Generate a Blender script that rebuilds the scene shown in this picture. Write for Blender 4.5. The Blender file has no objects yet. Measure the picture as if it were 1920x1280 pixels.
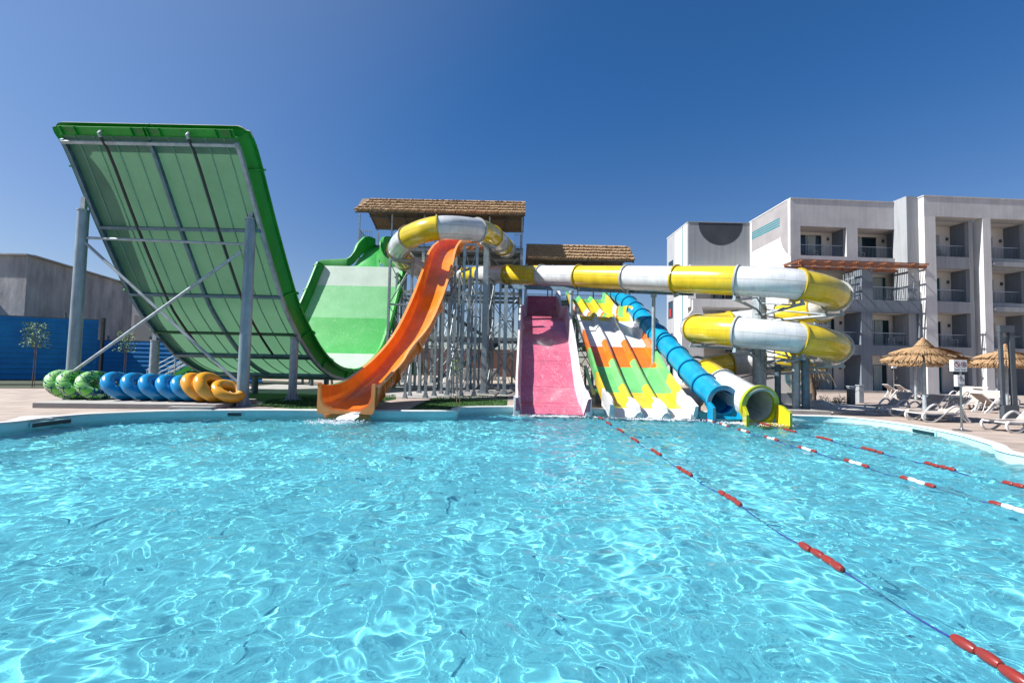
import bpy, math, random
import numpy as np
from mathutils import Matrix, Vector
from mathutils.geometry import tessellate_polygon

# ------------------------------------------------------------------ camera, sky, sun, exposure
S = bpy.context.scene
S.render.engine = 'CYCLES'
S.cycles.use_denoising = True
S.cycles.max_bounces = 8
S.cycles.transparent_max_bounces = 16
S.cycles.caustics_refractive = True
S.cycles.caustics_reflective = False
S.cycles.sample_clamp_indirect = 6
F = 853.0
EYE = 1.75
TH = math.radians(2.7); RO = math.radians(1.2)
r0 = np.array([1, 0, 0.]); u0 = np.array([0, -math.sin(TH), math.cos(TH)]); FW = np.array([0, math.cos(TH), math.sin(TH)])
RC = math.cos(RO) * r0 + math.sin(RO) * u0
UC = -math.sin(RO) * r0 + math.cos(RO) * u0
cd = bpy.data.cameras.new('camera'); cam = bpy.data.objects.new('camera', cd); S.collection.objects.link(cam); S.camera = cam
cd.sensor_width = 36; cd.lens = 16; cd.clip_start = .1; cd.clip_end = 5000
cam.matrix_world = Matrix(((RC[0], UC[0], -FW[0], 0), (RC[1], UC[1], -FW[1], 0), (RC[2], UC[2], -FW[2], EYE), (0, 0, 0, 1)))

SUN = Vector((-.70, -.10, .72)).normalized()          # direction towards the sun
w = bpy.data.worlds.new('World'); S.world = w; w.use_nodes = True
wn = w.node_tree
sky = wn.nodes.new('ShaderNodeTexSky'); sky.sky_type = 'NISHITA'; sky.sun_disc = False
sky.sun_elevation = math.asin(SUN.z); sky.sun_rotation = math.atan2(SUN.x, SUN.y)
sky.air_density = 1.0; sky.dust_density = 0.35; sky.ozone_density = 3.0
wtc = wn.nodes.new('ShaderNodeTexCoord'); wsp = wn.nodes.new('ShaderNodeSeparateXYZ'); wmr = wn.nodes.new('ShaderNodeMapRange'); wmx = wn.nodes.new('ShaderNodeMix'); wmx.data_type = 'RGBA'
wmr.inputs[1].default_value = 0; wmr.inputs[2].default_value = .55; wmr.interpolation_type = 'SMOOTHSTEP'
wmx.inputs['A'].default_value = (.50, .49, .55, 1); wmx.inputs['B'].default_value = (.19, .45, .69, 1)      # lavender haze low down, deep blue overhead
wml = wn.nodes.new('ShaderNodeMix'); wml.data_type = 'RGBA'; wml.blend_type = 'MULTIPLY'; wml.inputs['Factor'].default_value = 1
wn.links.new(wtc.outputs['Generated'], wsp.inputs[0]); wn.links.new(wsp.outputs[2], wmr.inputs[0]); wn.links.new(wmr.outputs[0], wmx.inputs['Factor'])
wn.links.new(sky.outputs[0], wml.inputs['A']); wn.links.new(wmx.outputs['Result'], wml.inputs['B']); wdt = wn.nodes.new('ShaderNodeVectorMath'); wdt.operation = 'DOT_PRODUCT'; wdt.inputs[1].default_value = SUN; wgm = wn.nodes.new('ShaderNodeMapRange'); wgm.interpolation_type = 'SMOOTHSTEP'
wgm.inputs[1].default_value = .25; wgm.inputs[2].default_value = .95; wad = wn.nodes.new('ShaderNodeMix'); wad.data_type = 'RGBA'; wad.blend_type = 'ADD'; wad.inputs['B'].default_value = (.80, .64, .22, 1)      # dusty glow on the sun's side of the sky
wn.links.new(wtc.outputs['Generated'], wdt.inputs[0]); wn.links.new(wdt.outputs['Value'], wgm.inputs[0]); wn.links.new(wgm.outputs[0], wad.inputs['Factor']); wn.links.new(wml.outputs['Result'], wad.inputs['A']); wn.links.new(wad.outputs['Result'], wn.nodes['Background'].inputs[0])
wn.nodes['Background'].inputs[1].default_value = 0.089
sl = bpy.data.lights.new('sun', 'SUN'); sl.energy = 5.0; sl.angle = math.radians(.5); sl.color = (1, .97, .93)
so = bpy.data.objects.new('sun', sl); S.collection.objects.link(so); so.location = (-30, 5, 40)
so.rotation_euler = SUN.to_track_quat('Z', 'Y').to_euler()
sl.cycles.is_caustics_light = True
S.view_settings.view_transform = 'Standard'; S.view_settings.look = 'None'
S.view_settings.gamma = 1; S.view_settings.exposure = 1.03

# ------------------------------------------------------------------ helpers: picture to ground, meshes, tags
def ray(px, py):
    u = (px - 960) / F; v = (640 - py) / F
    return FW + u * RC + v * UC
def at(px, py, Y):
    d = ray(px, py); t = Y / d[1]
    return np.array([d[0] * t, Y, EYE + d[2] * t])
def onz(px, py, z=0.):
    d = ray(px, py); t = (z - EYE) / d[2]
    return np.array([d[0] * t, d[1] * t, z])
V = lambda *a: np.array(a, float)
def nrm(a):
    a = np.asarray(a, float); return a / (np.linalg.norm(a) + 1e-12)

def tag(o, label=None, cat=None, group=None, kind=None):
    if label: o['label'] = label
    if cat: o['category'] = cat
    if group: o['group'] = group
    if kind: o['kind'] = kind
    return o
def empty(name, loc=(0, 0, 0), label=None, cat=None, group=None):
    o = bpy.data.objects.new(name, None); S.collection.objects.link(o); o.location = Vector(loc); o.empty_display_size = .2
    return tag(o, label, cat, group)
def wloc(o):
    p = Vector((0, 0, 0))
    while o is not None:
        p += o.location; o = o.parent
    return p
def copy_tree(o, parent=None, loc=None, rotz=None, label=None):
    c = o.copy(); S.collection.objects.link(c)
    if parent is not None: c.parent = parent
    if loc is not None: c.location = Vector(loc)
    if rotz is not None: c.rotation_euler = (0, 0, rotz)
    if label: c['label'] = label
    for ch in list(o.children): copy_tree(ch, c)
    return c

class MB:
    def __init__(s): s.v = []; s.f = []; s.m = []; s.s = []; s.uv = []; s.hasuv = False
    def add(s, vs, fs, m=0, smooth=False, uv=None):
        b = len(s.v); s.v += [tuple(map(float, p)) for p in vs]
        for k, f in enumerate(fs):
            s.f.append([b + i for i in f]); s.m.append(m[k] if isinstance(m, list) else m); s.s.append(smooth)
            if uv is not None: s.uv.append([uv[i] if not isinstance(uv[0], list) else uv[k][j] for j, i in enumerate(f)]); s.hasuv = True
            else: s.uv.append([(0, 0)] * len(f))
        return s
    def frame_box(s, o, a, b, c, m=0):
        o, a, b, c = [np.asarray(q, float) for q in (o, a, b, c)]
        if np.dot(np.cross(a, b), c) < 0: a, b = b, a
        vs = [o, o + a, o + a + b, o + b, o + c, o + a + c, o + a + b + c, o + b + c]
        return s.add(vs, [(0, 3, 2, 1), (4, 5, 6, 7), (0, 1, 5, 4), (1, 2, 6, 5), (2, 3, 7, 6), (3, 0, 4, 7)], m)
    def box(s, x0, x1, y0, y1, z0, z1, m=0):
        return s.frame_box((x0, y0, z0), (x1 - x0, 0, 0), (0, y1 - y0, 0), (0, 0, z1 - z0), m)
    def beam(s, p, q, w=.1, h=None, m=0, up=(0, 0, 1)):
        h = h or w; p = np.asarray(p, float); q = np.asarray(q, float); t = nrm(q - p); up = np.asarray(up, float)
        if abs(np.dot(t, up)) > .98: up = V(0, 1, 0)
        a = nrm(np.cross(t, up)); b = np.cross(a, t)
        return s.frame_box(p - a * w / 2 - b * h / 2, a * w, b * h, q - p, m)
    def hbeam(s, p, q, w=.2, m=0, side=(1, 0, 0)):
        p = np.asarray(p, float); q = np.asarray(q, float); t = nrm(q - p); a = np.asarray(side, float); a = nrm(a - np.dot(a, t) * t); b = np.cross(t, a)
        th = w * .12
        for sg in (-1, 1):
            s.frame_box(p - a * w / 2 + b * (sg * (w / 2 - th / 2) - th / 2), a * w, b * th, q - p, m)
        s.frame_box(p - a * th / 2 - b * (w / 2 - th), a * th, b * (w - 2 * th), q - p, m)
        return s
    def tube(s, pts, r, n=8, m=0, cap=True, closed=False, smooth=True):
        pts = np.asarray(pts, float); k = len(pts); rs = r if hasattr(r, '__len__') else [r] * k
        vs = []; up = None
        for i in range(k):
            t = nrm(pts[(i + 1) % k if closed else min(i + 1, k - 1)] - pts[(i - 1) % k if closed else max(i - 1, 0)])
            if up is None: up = V(0, 0, 1) if abs(t[2]) < .9 else V(1, 0, 0)
            a = nrm(np.cross(t, up)); b = np.cross(a, t); up = b
            for j in range(n):
                an = 2 * math.pi * j / n; vs.append(pts[i] + rs[i] * (math.cos(an) * a + math.sin(an) * b))
        fs = []; kk = k if closed else k - 1
        for i in range(kk):
            for j in range(n):
                i2 = (i + 1) % k; fs.append((i * n + j, i * n + (j + 1) % n, i2 * n + (j + 1) % n, i2 * n + j))
        s.add(vs, fs, m, smooth)
        if cap and not closed:
            b = len(s.v) - len(vs)
            s.f.append([b + j for j in range(n)][::-1]); s.m.append(m); s.s.append(False); s.uv.append([(0, 0)] * n)
            s.f.append([b + (k - 1) * n + j for j in range(n)]); s.m.append(m); s.s.append(False); s.uv.append([(0, 0)] * n)
        return s
    def cyl(s, p, q, r, r2=None, n=16, m=0): return s.tube([p, q], [r, r if r2 is None else r2], n, m)
    def lathe(s, c, prof, n=24, m=0, smooth=True, jit=None, a0=0, a1=2 * math.pi):
        c = np.asarray(c, float); full = abs(a1 - a0 - 2 * math.pi) < 1e-6; nn = n if full else n + 1
        vs = [c + V(r * math.cos(a0 + (a1 - a0) * j / n), r * math.sin(a0 + (a1 - a0) * j / n), z) for r, z in prof for j in range(nn)]
        fs = []
        for i in range(len(prof) - 1):
            for j in range(n): fs.append((i * nn + j, i * nn + (j + 1) % nn, (i + 1) * nn + (j + 1) % nn, (i + 1) * nn + j))
        return s.add(vs, fs, m, smooth)
    def torus(s, c, ax, R, r, n=40, k=16, m=0):
        c = np.asarray(c, float); ax = nrm(ax); a = nrm(np.cross(ax, V(0, 0, 1) if abs(ax[2]) < .95 else V(1, 0, 0))); b = np.cross(ax, a)
        vs = []; uvs = []
        for i in range(n):
            t = 2 * math.pi * i / n; e = math.cos(t) * a + math.sin(t) * b
            for j in range(k):
                p = 2 * math.pi * j / k; vs.append(c + e * (R + r * math.cos(p)) + ax * r * math.sin(p))
        fs = []; uv = []
        for i in range(n):
            for j in range(k):
                fs.append((i * k + j, ((i + 1) % n) * k + j, ((i + 1) % n) * k + (j + 1) % k, i * k + (j + 1) % k))
                uv.append([(i / n, j / k), ((i + 1) / n, j / k), ((i + 1) / n, (j + 1) / k), (i / n, (j + 1) / k)])
        return s.add(vs, fs, m, True, uv)
    def prism(s, poly, z0, z1, m=0):
        n = len(poly); tri = tessellate_polygon([[Vector((p[0], p[1], 0)) for p in poly]])
        ar = sum(poly[i][0] * poly[(i + 1) % n][1] - poly[(i + 1) % n][0] * poly[i][1] for i in range(n))
        if ar < 0: poly = poly[::-1]; tri = tessellate_polygon([[Vector((p[0], p[1], 0)) for p in poly]])
        vs = [(p[0], p[1], z0) for p in poly] + [(p[0], p[1], z1) for p in poly]
        fs = []
        for t in tri:
            a, b, c = [poly[i] for i in t]
            if (b[0] - a[0]) * (c[1] - a[1]) - (b[1] - a[1]) * (c[0] - a[0]) < 0: t = t[::-1]
            fs.append(tuple(n + i for i in t)); fs.append(tuple(t[::-1]))
        for i in range(n): fs.append((i, (i + 1) % n, n + (i + 1) % n, n + i))
        return s.add(vs, fs, m)
    def sweep(s, path, prof, m=0, smooth=False, caps=True, side=None, close=True):
        """path k x 3, prof: closed loop of (a,h) or function j->loop; m int or function (j,i)->int"""
        path = np.asarray(path, float); k = len(path); fr = []
        for j in range(k):
            t = nrm(path[min(j + 1, k - 1)] - path[max(j - 1, 0)])
            sd = nrm(np.cross(t, V(0, 0, 1))) if side is None else nrm(np.asarray(side, float))
            fr.append((sd, nrm(np.cross(sd, t))))
        L = [0]
        for j in range(1, k): L.append(L[-1] + np.linalg.norm(path[j] - path[j - 1]))
        vs = []; pr0 = prof(0) if callable(prof) else prof; n = len(pr0)
        for j in range(k):
            pr = prof(j) if callable(prof) else prof
            for a, h in pr: vs.append(path[j] + fr[j][0] * a + fr[j][1] * h)
        fs = []; ms = []; uv = []
        for j in range(k - 1):
            for i in range(n if close else n - 1):
                i2 = (i + 1) % n
                fs.append((j * n + i, j * n + i2, (j + 1) * n + i2, (j + 1) * n + i)); ms.append(m(j, i) if callable(m) else m)
                uv.append([(L[j], i / n), (L[j], (i + 1) / n), (L[j + 1], (i + 1) / n), (L[j + 1], i / n)])
        s.add(vs, fs, ms, smooth, uv)
        if caps and close:
            for jj, rev in ((0, False), (k - 1, True)):
                pts = [Vector((p[0], p[1], 0)) for p in (prof(jj) if callable(prof) else prof)]
                for t in tessellate_polygon([pts]):
                    f = tuple(jj * n + q for q in t)
                    b = len(s.v) - len(vs)
                    s.f.append([b + q for q in (f[::-1] if rev else f)]); s.m.append(ms[0] if jj == 0 else ms[-1]); s.s.append(False); s.uv.append([(0, 0)] * 3)
        return s
    def build(s, name, mats, parent=None, bevel=0, sharp=35):
        me = bpy.data.meshes.new(name); off = np.array(wloc(parent)) if parent is not None else np.zeros(3)
        vv = np.asarray(s.v, float).reshape(-1, 3) - off
        me.from_pydata(vv.tolist(), [], s.f)
        mats = mats if isinstance(mats, (list, tuple)) else [mats]
        for q in mats: me.materials.append(M[q] if isinstance(q, str) else q)
        me.polygons.foreach_set('material_index', s.m); me.polygons.foreach_set('use_smooth', s.s)
        if s.hasuv:
            u = me.uv_layers.new(name='UVMap'); u.data.foreach_set('uv', [c for f in s.uv for p in f for c in p])
        me.update()
        if any(s.s): me.set_sharp_from_angle(angle=math.radians(sharp))
        o = bpy.data.objects.new(name, me); S.collection.objects.link(o)
        if parent is not None: o.parent = parent
        if bevel:
            b = o.modifiers.new('bevel', 'BEVEL'); b.width = bevel; b.segments = 2; b.limit_method = 'ANGLE'; b.angle_limit = math.radians(50)
        return o

def spline(knots, sub=8):
    """Catmull-Rom through the knots; returns dense points and the index of each knot"""
    K = np.asarray(knots, float); n = len(K); P = np.vstack([2 * K[0] - K[1], K, 2 * K[-1] - K[-2]]); out = []
    for i in range(1, n):
        a, b, c, d = P[i - 1], P[i], P[i + 1], P[i + 2]
        for q in range(sub):
            t = q / sub
            out.append(.5 * ((2 * b) + (-a + c) * t + (2 * a - 5 * b + 4 * c - d) * t * t + (-a + 3 * b - 3 * c + d) * t ** 3))
    out.append(K[-1]); return np.array(out), [i * sub for i in range(n)]

# ------------------------------------------------------------------ materials
M = {}
def nn(t, k, **kw):
    n = t.nodes.new(k)
    for a, b in kw.items(): setattr(n, a, b)
    return n
def mat(name, col, rough=.5, metal=0., var=0., vs=3., bump=0., bs=20., coat=0., spec=.5, stretch=(1, 1, 1), col2=None, uv=False, lo=.35, hi=.65):
    m = bpy.data.materials.new(name); m.use_nodes = True; t = m.node_tree; p = t.nodes['Principled BSDF']
    kk = 1. if name.startswith('pool') else .70      # real-world albedo against the bright exposure
    col = tuple(q * kk for q in col[:3]); col2 = tuple(q * kk for q in col2) if col2 else None
    c = (*col, 1)
    p.inputs['Base Color'].default_value = c; p.inputs['Roughness'].default_value = rough; p.inputs['Metallic'].default_value = metal
    p.inputs['Specular IOR Level'].default_value = spec
    if coat: p.inputs['Coat Weight'].default_value = coat; p.inputs['Coat Roughness'].default_value = .08
    tc = nn(t, 'ShaderNodeTexCoord'); mp = nn(t, 'ShaderNodeMapping'); mp.inputs['Scale'].default_value = stretch
    t.links.new(tc.outputs['UV' if uv else 'Object'], mp.inputs[0])
    if var or col2:
        n = nn(t, 'ShaderNodeTexNoise'); n.inputs['Scale'].default_value = vs; n.inputs['Detail'].default_value = 6; n.inputs['Roughness'].default_value = .6
        t.links.new(mp.outputs[0], n.inputs['Vector'])
        r = nn(t, 'ShaderNodeMapRange'); r.inputs[1].default_value = lo; r.inputs[2].default_value = hi
        t.links.new(n.outputs['Fac'], r.inputs[0])
        x = nn(t, 'ShaderNodeMix', data_type='RGBA')
        c2 = (*col2, 1) if col2 else tuple(min(1, q * (1 + var)) for q in c[:3]) + (1,)
        c1 = c if col2 else tuple(q * (1 - var) for q in c[:3]) + (1,)
        x.inputs['A'].default_value = c1; x.inputs['B'].default_value = c2
        t.links.new(r.outputs[0], x.inputs['Factor']); t.links.new(x.outputs['Result'], p.inputs['Base Color'])
        rr = nn(t, 'ShaderNodeMapRange'); rr.inputs[3].default_value = rough * .8; rr.inputs[4].default_value = min(1, rough * 1.25)
        t.links.new(n.outputs['Fac'], rr.inputs[0]); t.links.new(rr.outputs[0], p.inputs['Roughness'])
    if bump:
        n2 = nn(t, 'ShaderNodeTexNoise'); n2.inputs['Scale'].default_value = bs; n2.inputs['Detail'].default_value = 5
        t.links.new(mp.outputs[0], n2.inputs['Vector'])
        b = nn(t, 'ShaderNodeBump'); b.inputs['Strength'].default_value = bump; b.inputs['Distance'].default_value = .02
        t.links.new(n2.outputs['Fac'], b.inputs['Height']); t.links.new(b.outputs[0], p.inputs['Normal'])
    M[name] = m; return m
def gel(name, col, rough=.22, var=.13, lines=False, drip=False):
    """glossy glass-fibre gelcoat, with rib reflections painted as faint grid lines for the tubes and mineral streaks for the beds"""
    m = mat(name, col, rough, var=var, vs=1.3, bump=.05, bs=3, coat=.3)
    t = m.node_tree; p = t.nodes['Principled BSDF']
    if lines or drip:
        src = p.inputs['Base Color'].links[0].from_socket
        x = nn(t, 'ShaderNodeMix', data_type='RGBA'); x.blend_type = 'MIX' if drip else 'MULTIPLY'
        tc = nn(t, 'ShaderNodeTexCoord'); mp = nn(t, 'ShaderNodeMapping'); t.links.new(tc.outputs['UV'], mp.inputs[0])
        if lines:
            br = nn(t, 'ShaderNodeTexBrick'); mp.inputs['Scale'].default_value = (1, 1, 1)  # darker grid paints in the reflections of the inner ribs
            br.offset = .5; br.inputs['Scale'].default_value = 1; br.inputs['Brick Width'].default_value = .34; br.inputs['Row Height'].default_value = .125
            br.inputs['Mortar Size'].default_value = .006; br.inputs['Mortar Smooth'].default_value = .6
            br.inputs['Color1'].default_value = (1, 1, 1, 1); br.inputs['Color2'].default_value = (.93, .93, .93, 1); br.inputs['Mortar'].default_value = (.55, .55, .5, 1)
            t.links.new(mp.outputs[0], br.inputs['Vector']); t.links.new(src, x.inputs['A']); t.links.new(br.outputs['Color'], x.inputs['B']); x.inputs['Factor'].default_value = .75
        else:
            n = nn(t, 'ShaderNodeTexNoise'); n.inputs['Scale'].default_value = 2.2; n.inputs['Detail'].default_value = 3; n.inputs['Distortion'].default_value = 1.5
            tg = nn(t, 'ShaderNodeTexCoord'); mg = nn(t, 'ShaderNodeMapping'); mg.inputs['Scale'].default_value = (1, .5, .5); t.links.new(tg.outputs['Object'], mg.inputs[0]); t.links.new(mg.outputs[0], n.inputs['Vector'])
            mt = nn(t, 'ShaderNodeMath', operation='SUBTRACT'); mt.inputs[1].default_value = .5; t.links.new(n.outputs['Fac'], mt.inputs[0])
            ab = nn(t, 'ShaderNodeMath', operation='ABSOLUTE'); t.links.new(mt.outputs[0], ab.inputs[0])
            r = nn(t, 'ShaderNodeMapRange'); r.inputs[1].default_value = 0; r.inputs[2].default_value = .012; r.inputs[3].default_value = .22; r.inputs[4].default_value = 0; t.links.new(ab.outputs[0], r.inputs[0])
            t.links.new(src, x.inputs['A']); x.inputs['B'].default_value = (.85, .85, .85, 1); t.links.new(r.outputs[0], x.inputs['Factor'])
        t.links.new(x.outputs['Result'], p.inputs['Base Color'])
    return m
def streaks(name, amt=.25, sx=2.2, sz=.12):
    m = M[name]; t = m.node_tree; p = t.nodes['Principled BSDF']; l = p.inputs['Base Color'].links; src = l[0].from_socket
    tc = nn(t, 'ShaderNodeTexCoord'); mp = nn(t, 'ShaderNodeMapping'); mp.inputs['Scale'].default_value = (sx, sx, sz); n = nn(t, 'ShaderNodeTexNoise'); n.inputs['Scale'].default_value = 2; n.inputs['Detail'].default_value = 8; n.inputs['Roughness'].default_value = .65
    t.links.new(tc.outputs['Object'], mp.inputs[0]); t.links.new(mp.outputs[0], n.inputs['Vector']); r = nn(t, 'ShaderNodeMapRange'); r.inputs[1].default_value = .45; r.inputs[2].default_value = .75; r.inputs[3].default_value = 1; r.inputs[4].default_value = 1 - amt
    t.links.new(n.outputs['Fac'], r.inputs[0]); x = nn(t, 'ShaderNodeMix', data_type='RGBA'); x.blend_type = 'MULTIPLY'; x.inputs['Factor'].default_value = 1
    t.links.new(src, x.inputs['A']); t.links.new(r.outputs[0], x.inputs['B']); t.links.new(x.outputs['Result'], p.inputs['Base Color'])
def translucent(name, col, tcol, fac=.5, rough=.4, drip=False, var=.1):
    m = mat(name, col, rough, var=var, vs=.8) if not drip else gel(name, col, rough, var, drip=True)
    t = m.node_tree; p = t.nodes['Principled BSDF']; out = t.nodes['Material Output']
    tr = nn(t, 'ShaderNodeBsdfTranslucent'); tr.inputs[0].default_value = (*tcol, 1)
    mx = nn(t, 'ShaderNodeMixShader'); mx.inputs[0].default_value = fac
    t.links.new(p.outputs[0], mx.inputs[1]); t.links.new(tr.outputs[0], mx.inputs[2]); t.links.new(mx.outputs[0], out.inputs[0])
    return m

gel('orange_gel', (1.0, .25, .02)); gel('orange_rim', (.98, .34, .09))
gel('green_gel', (.010, .34, .028), rough=.55); gel('dark_green_gel', (.010, .20, .03), rough=.4); gel('cream_gel', (.75, .72, .50))
gel('pink_gel', (.64, .145, .23), drip=True); gel('white_gel', (.78, .78, .78)); gel('pink_bounce_gel', (.80, .68, .72))
gel('lane_yellow', (.88, .62, .045)); gel('lane_green', (.20, .62, .20)); gel('lane_orange', (.85, .20, .015)); gel('lane_white', (.80, .80, .80))
gel('tube_yellow', (.82, .60, .03), lines=True, rough=.2); gel('tube_white', (.74, .76, .78), lines=True, rough=.2)
gel('tube_inside', (.85, .86, .78)); gel('exit_lime', (.42, .50, .02)); gel('exit_yellow', (.86, .68, .03))
gel('blue_gel', (.004, .33, .58), rough=.28); gel('blue_flange', (.003, .20, .42)); gel('blue_inside', (.004, .12, .55))
for k_ in ('green_gel', 'dark_green_gel'): M[k_].node_tree.nodes['Principled BSDF'].inputs['Coat Weight'].default_value = 0
translucent('shell_back', (.14, .25, .165), (.14, .32, .18), .5, var=.3); translucent('shell_rib_highlight', (.30, .52, .38), (.3, .6, .4), .3)
translucent('bed_white', (.72, .86, .74), (.4, .6, .4), .25, drip=True, var=.05)
translucent('bed_light', (.27, .76, .32), (.2, .6, .25), .25, drip=True, var=.05)
translucent('bed_green', (.07, .62, .11), (.1, .5, .15), .25, drip=True, var=.05)
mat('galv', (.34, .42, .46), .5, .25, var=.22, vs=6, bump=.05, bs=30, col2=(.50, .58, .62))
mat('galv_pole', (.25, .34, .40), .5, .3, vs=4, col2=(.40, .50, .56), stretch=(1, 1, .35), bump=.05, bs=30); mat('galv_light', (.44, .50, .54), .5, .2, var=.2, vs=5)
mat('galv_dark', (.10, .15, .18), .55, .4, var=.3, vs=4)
mat('steel_blue', (.12, .21, .28), .45, .4, var=.25, vs=5)
mat('black_pipe', (.012, .02, .025), .4)
mat('thatch', (.33, .195, .10), .9, var=.5, vs=9, bump=1, bs=60, col2=(.60, .41, .23))
mat('straw', (.40, .23, .10), .9, bump=1, bs=50, vs=14, col2=(.62, .40, .22), stretch=(1, 1, 1))
mat('thatch_under', (.22, .16, .10), .9, var=.4, vs=14, bump=.6, bs=40)
mat('wood_red', (.30, .11, .05), .6, var=.25, vs=4, stretch=(1, 1, 6))
mat('steel_grey_post', (.10, .12, .14), .45, .2, var=.1)
mat('timber', (.25, .18, .12), .8, var=.3, vs=5)
mat('plaster_pink_grey', (.60, .60, .615), .85, var=.10, vs=.7, bump=.15, bs=40, col2=(.72, .72, .73))
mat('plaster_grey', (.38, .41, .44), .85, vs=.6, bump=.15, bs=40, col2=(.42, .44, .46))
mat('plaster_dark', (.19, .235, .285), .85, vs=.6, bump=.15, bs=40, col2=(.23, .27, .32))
mat('plaster_charcoal', (.045, .055, .07), .85, vs=.9, bump=.15, bs=40, col2=(.07, .08, .095))
mat('plaster_white', (.74, .73, .72), .85, vs=.8, bump=.12, bs=40, col2=(.82, .81, .80))
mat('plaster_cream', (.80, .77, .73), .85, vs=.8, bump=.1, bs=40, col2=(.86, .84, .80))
mat('paint_grey', (.33, .31, .32), .85, vs=.7, col2=(.40, .38, .385)); mat('teal_paint', (.01, .22, .27), .8, var=.1)
mat('white_metal', (.72, .73, .74), .35)
mat('rail_metal', (.22, .29, .35), .4, .3); mat('rail_top', (.50, .55, .60), .4, .2)
mat('curtain', (.55, .64, .63), .9, vs=8, stretch=(3, 3, .1), col2=(.28, .38, .38))
mat('lounger_plastic', (.82, .80, .78), .35, var=.03)
mat('sling', (.50, .42, .37), .8, var=.08, bump=.2, bs=200)
mat('sling_dark', (.09, .10, .13), .8, var=.1, bump=.2, bs=200)
mat('red_float', (.30, .030, .02), .32, vs=9, col2=(.24, .035, .03), coat=.2)
mat('white_float', (.78, .80, .80), .3)
mat('rope', (.008, .02, .14), .7, vs=60, col2=(.02, .06, .32))
mat('ring_blue', (.006, .30, .66), .25, var=.05, bump=.12, bs=5, coat=.3)
mat('ring_orange', (.95, .42, .03), .25, var=.05, bump=.12, bs=5, coat=.3)
mat('red_door', (.5, .02, .02), .5)
mat('leaf', (.12, .24, .05), .6, vs=3, col2=(.22, .38, .10))
mat('leaf_dry', (.30, .22, .12), .8, vs=4, col2=(.16, .11, .06))
mat('trunk', (.16, .11, .07), .9, vs=8, col2=(.28, .2, .13), bump=.6, bs=25)
mat('rock_white', (.62, .60, .56), .9, var=.2, vs=3, bump=.4, bs=12)
mat('sign_white', (.82, .83, .84), .4); mat('sign_red', (.55, .02, .03), .5); mat('sign_black', (.02, .02, .03), .5)
mat('stainless', (.45, .46, .46), .3, .9)
mat('plastic_chair', (.55, .58, .6), .5)
mat('slot_dark', (.006, .035, .045), .5)
mat('window_glass', (.016, .04, .055), .05, 0, spec=.6)
mat('glass_teal', (.03, .12, .14), .08, spec=.6)
mat('sand', (.42, .34, .26), .95, vs=.3, bump=.3, bs=6, col2=(.50, .42, .33))
mat('lawn', (.025, .10, .012), .95, vs=2.2, bump=1, bs=90, col2=(.055, .17, .02))
mat('pebble', (.34, .28, .26), .9, vs=25, bump=1, bs=30, col2=(.18, .13, .12))
mat('concrete_slab', (.38, .36, .34), .85, vs=2, bump=.2, bs=20, col2=(.47, .45, .42))
mat('soil', (.05, .045, .03), .95, vs=4, bump=.6, bs=10, col2=(.03, .07, .02))
mat('brush', (.15, .075, .06), .95, vs=12, bump=1, bs=20, col2=(.24, .13, .10), stretch=(1, 1, .3))
mat('pool_rim', (.50, .51, .50), .6, var=.06, vs=2)
mat('teal_water', (.02, .35, .42), .08, spec=.6, bump=.2, bs=5)

def concrete():
    m = mat('board_concrete', (.32, .32, .33), .95, vs=1.4, bump=.5, bs=10, col2=(.66, .65, .64), stretch=(.6, .6, .3), lo=.3, hi=.7)
    return m
concrete()
for k_, a_ in (('plaster_pink_grey', .22), ('plaster_grey', .25), ('plaster_white', .15), ('plaster_dark', .25), ('board_concrete', .22), ('blue_sheet', .2), ('galv', .3), ('galv_pole', .35), ('shell_back', .3), ('tube_white', .12), ('tube_yellow', .12), ('blue_gel', .15), ('orange_gel', .12), ('green_gel', .2)):
    if k_ != 'blue_sheet': streaks(k_, a_)
def paving():
    m = mat('paving', (.42, .34, .29), .8); t = m.node_tree; p = t.nodes['Principled BSDF']
    tc = nn(t, 'ShaderNodeTexCoord'); br = nn(t, 'ShaderNodeTexBrick'); br.offset = .37; br.inputs['Scale'].default_value = 1
    br.inputs['Brick Width'].default_value = 1.2; br.inputs['Row Height'].default_value = .2; br.inputs['Mortar Size'].default_value = .006
    br.inputs['Color1'].default_value = (.36, .295, .25, 1); br.inputs['Color2'].default_value = (.29, .23, .195, 1); br.inputs['Mortar'].default_value = (.2, .16, .13, 1)
    t.links.new(tc.outputs['Object'], br.inputs['Vector'])
    n = nn(t, 'ShaderNodeTexNoise'); n.inputs['Scale'].default_value = 1.3; n.inputs['Detail'].default_value = 8; t.links.new(tc.outputs['Object'], n.inputs['Vector'])
    x = nn(t, 'ShaderNodeMix', data_type='RGBA'); x.blend_type = 'MULTIPLY'; x.inputs['Factor'].default_value = .6
    r = nn(t, 'ShaderNodeMapRange'); r.inputs[1].default_value = .3; r.inputs[2].default_value = .7; r.inputs[3].default_value = .65; r.inputs[4].default_value = 1.25
    t.links.new(n.outputs['Fac'], r.inputs[0]); t.links.new(br.outputs['Color'], x.inputs['A']); t.links.new(r.outputs[0], x.inputs['B'])
    t.links.new(x.outputs['Result'], p.inputs['Base Color'])
    b = nn(t, 'ShaderNodeBump'); b.inputs['Strength'].default_value = .3; b.inputs['Distance'].default_value = .01
    t.links.new(br.outputs['Fac'], b.inputs['Height']); b.invert = True; t.links.new(b.outputs[0], p.inputs['Normal'])
paving()
def fence_mat():
    mat('blue_sheet', (.010, .19, .52), .65, 0, vs=.7, col2=(.018, .28, .68), spec=.2)
fence_mat()
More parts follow.
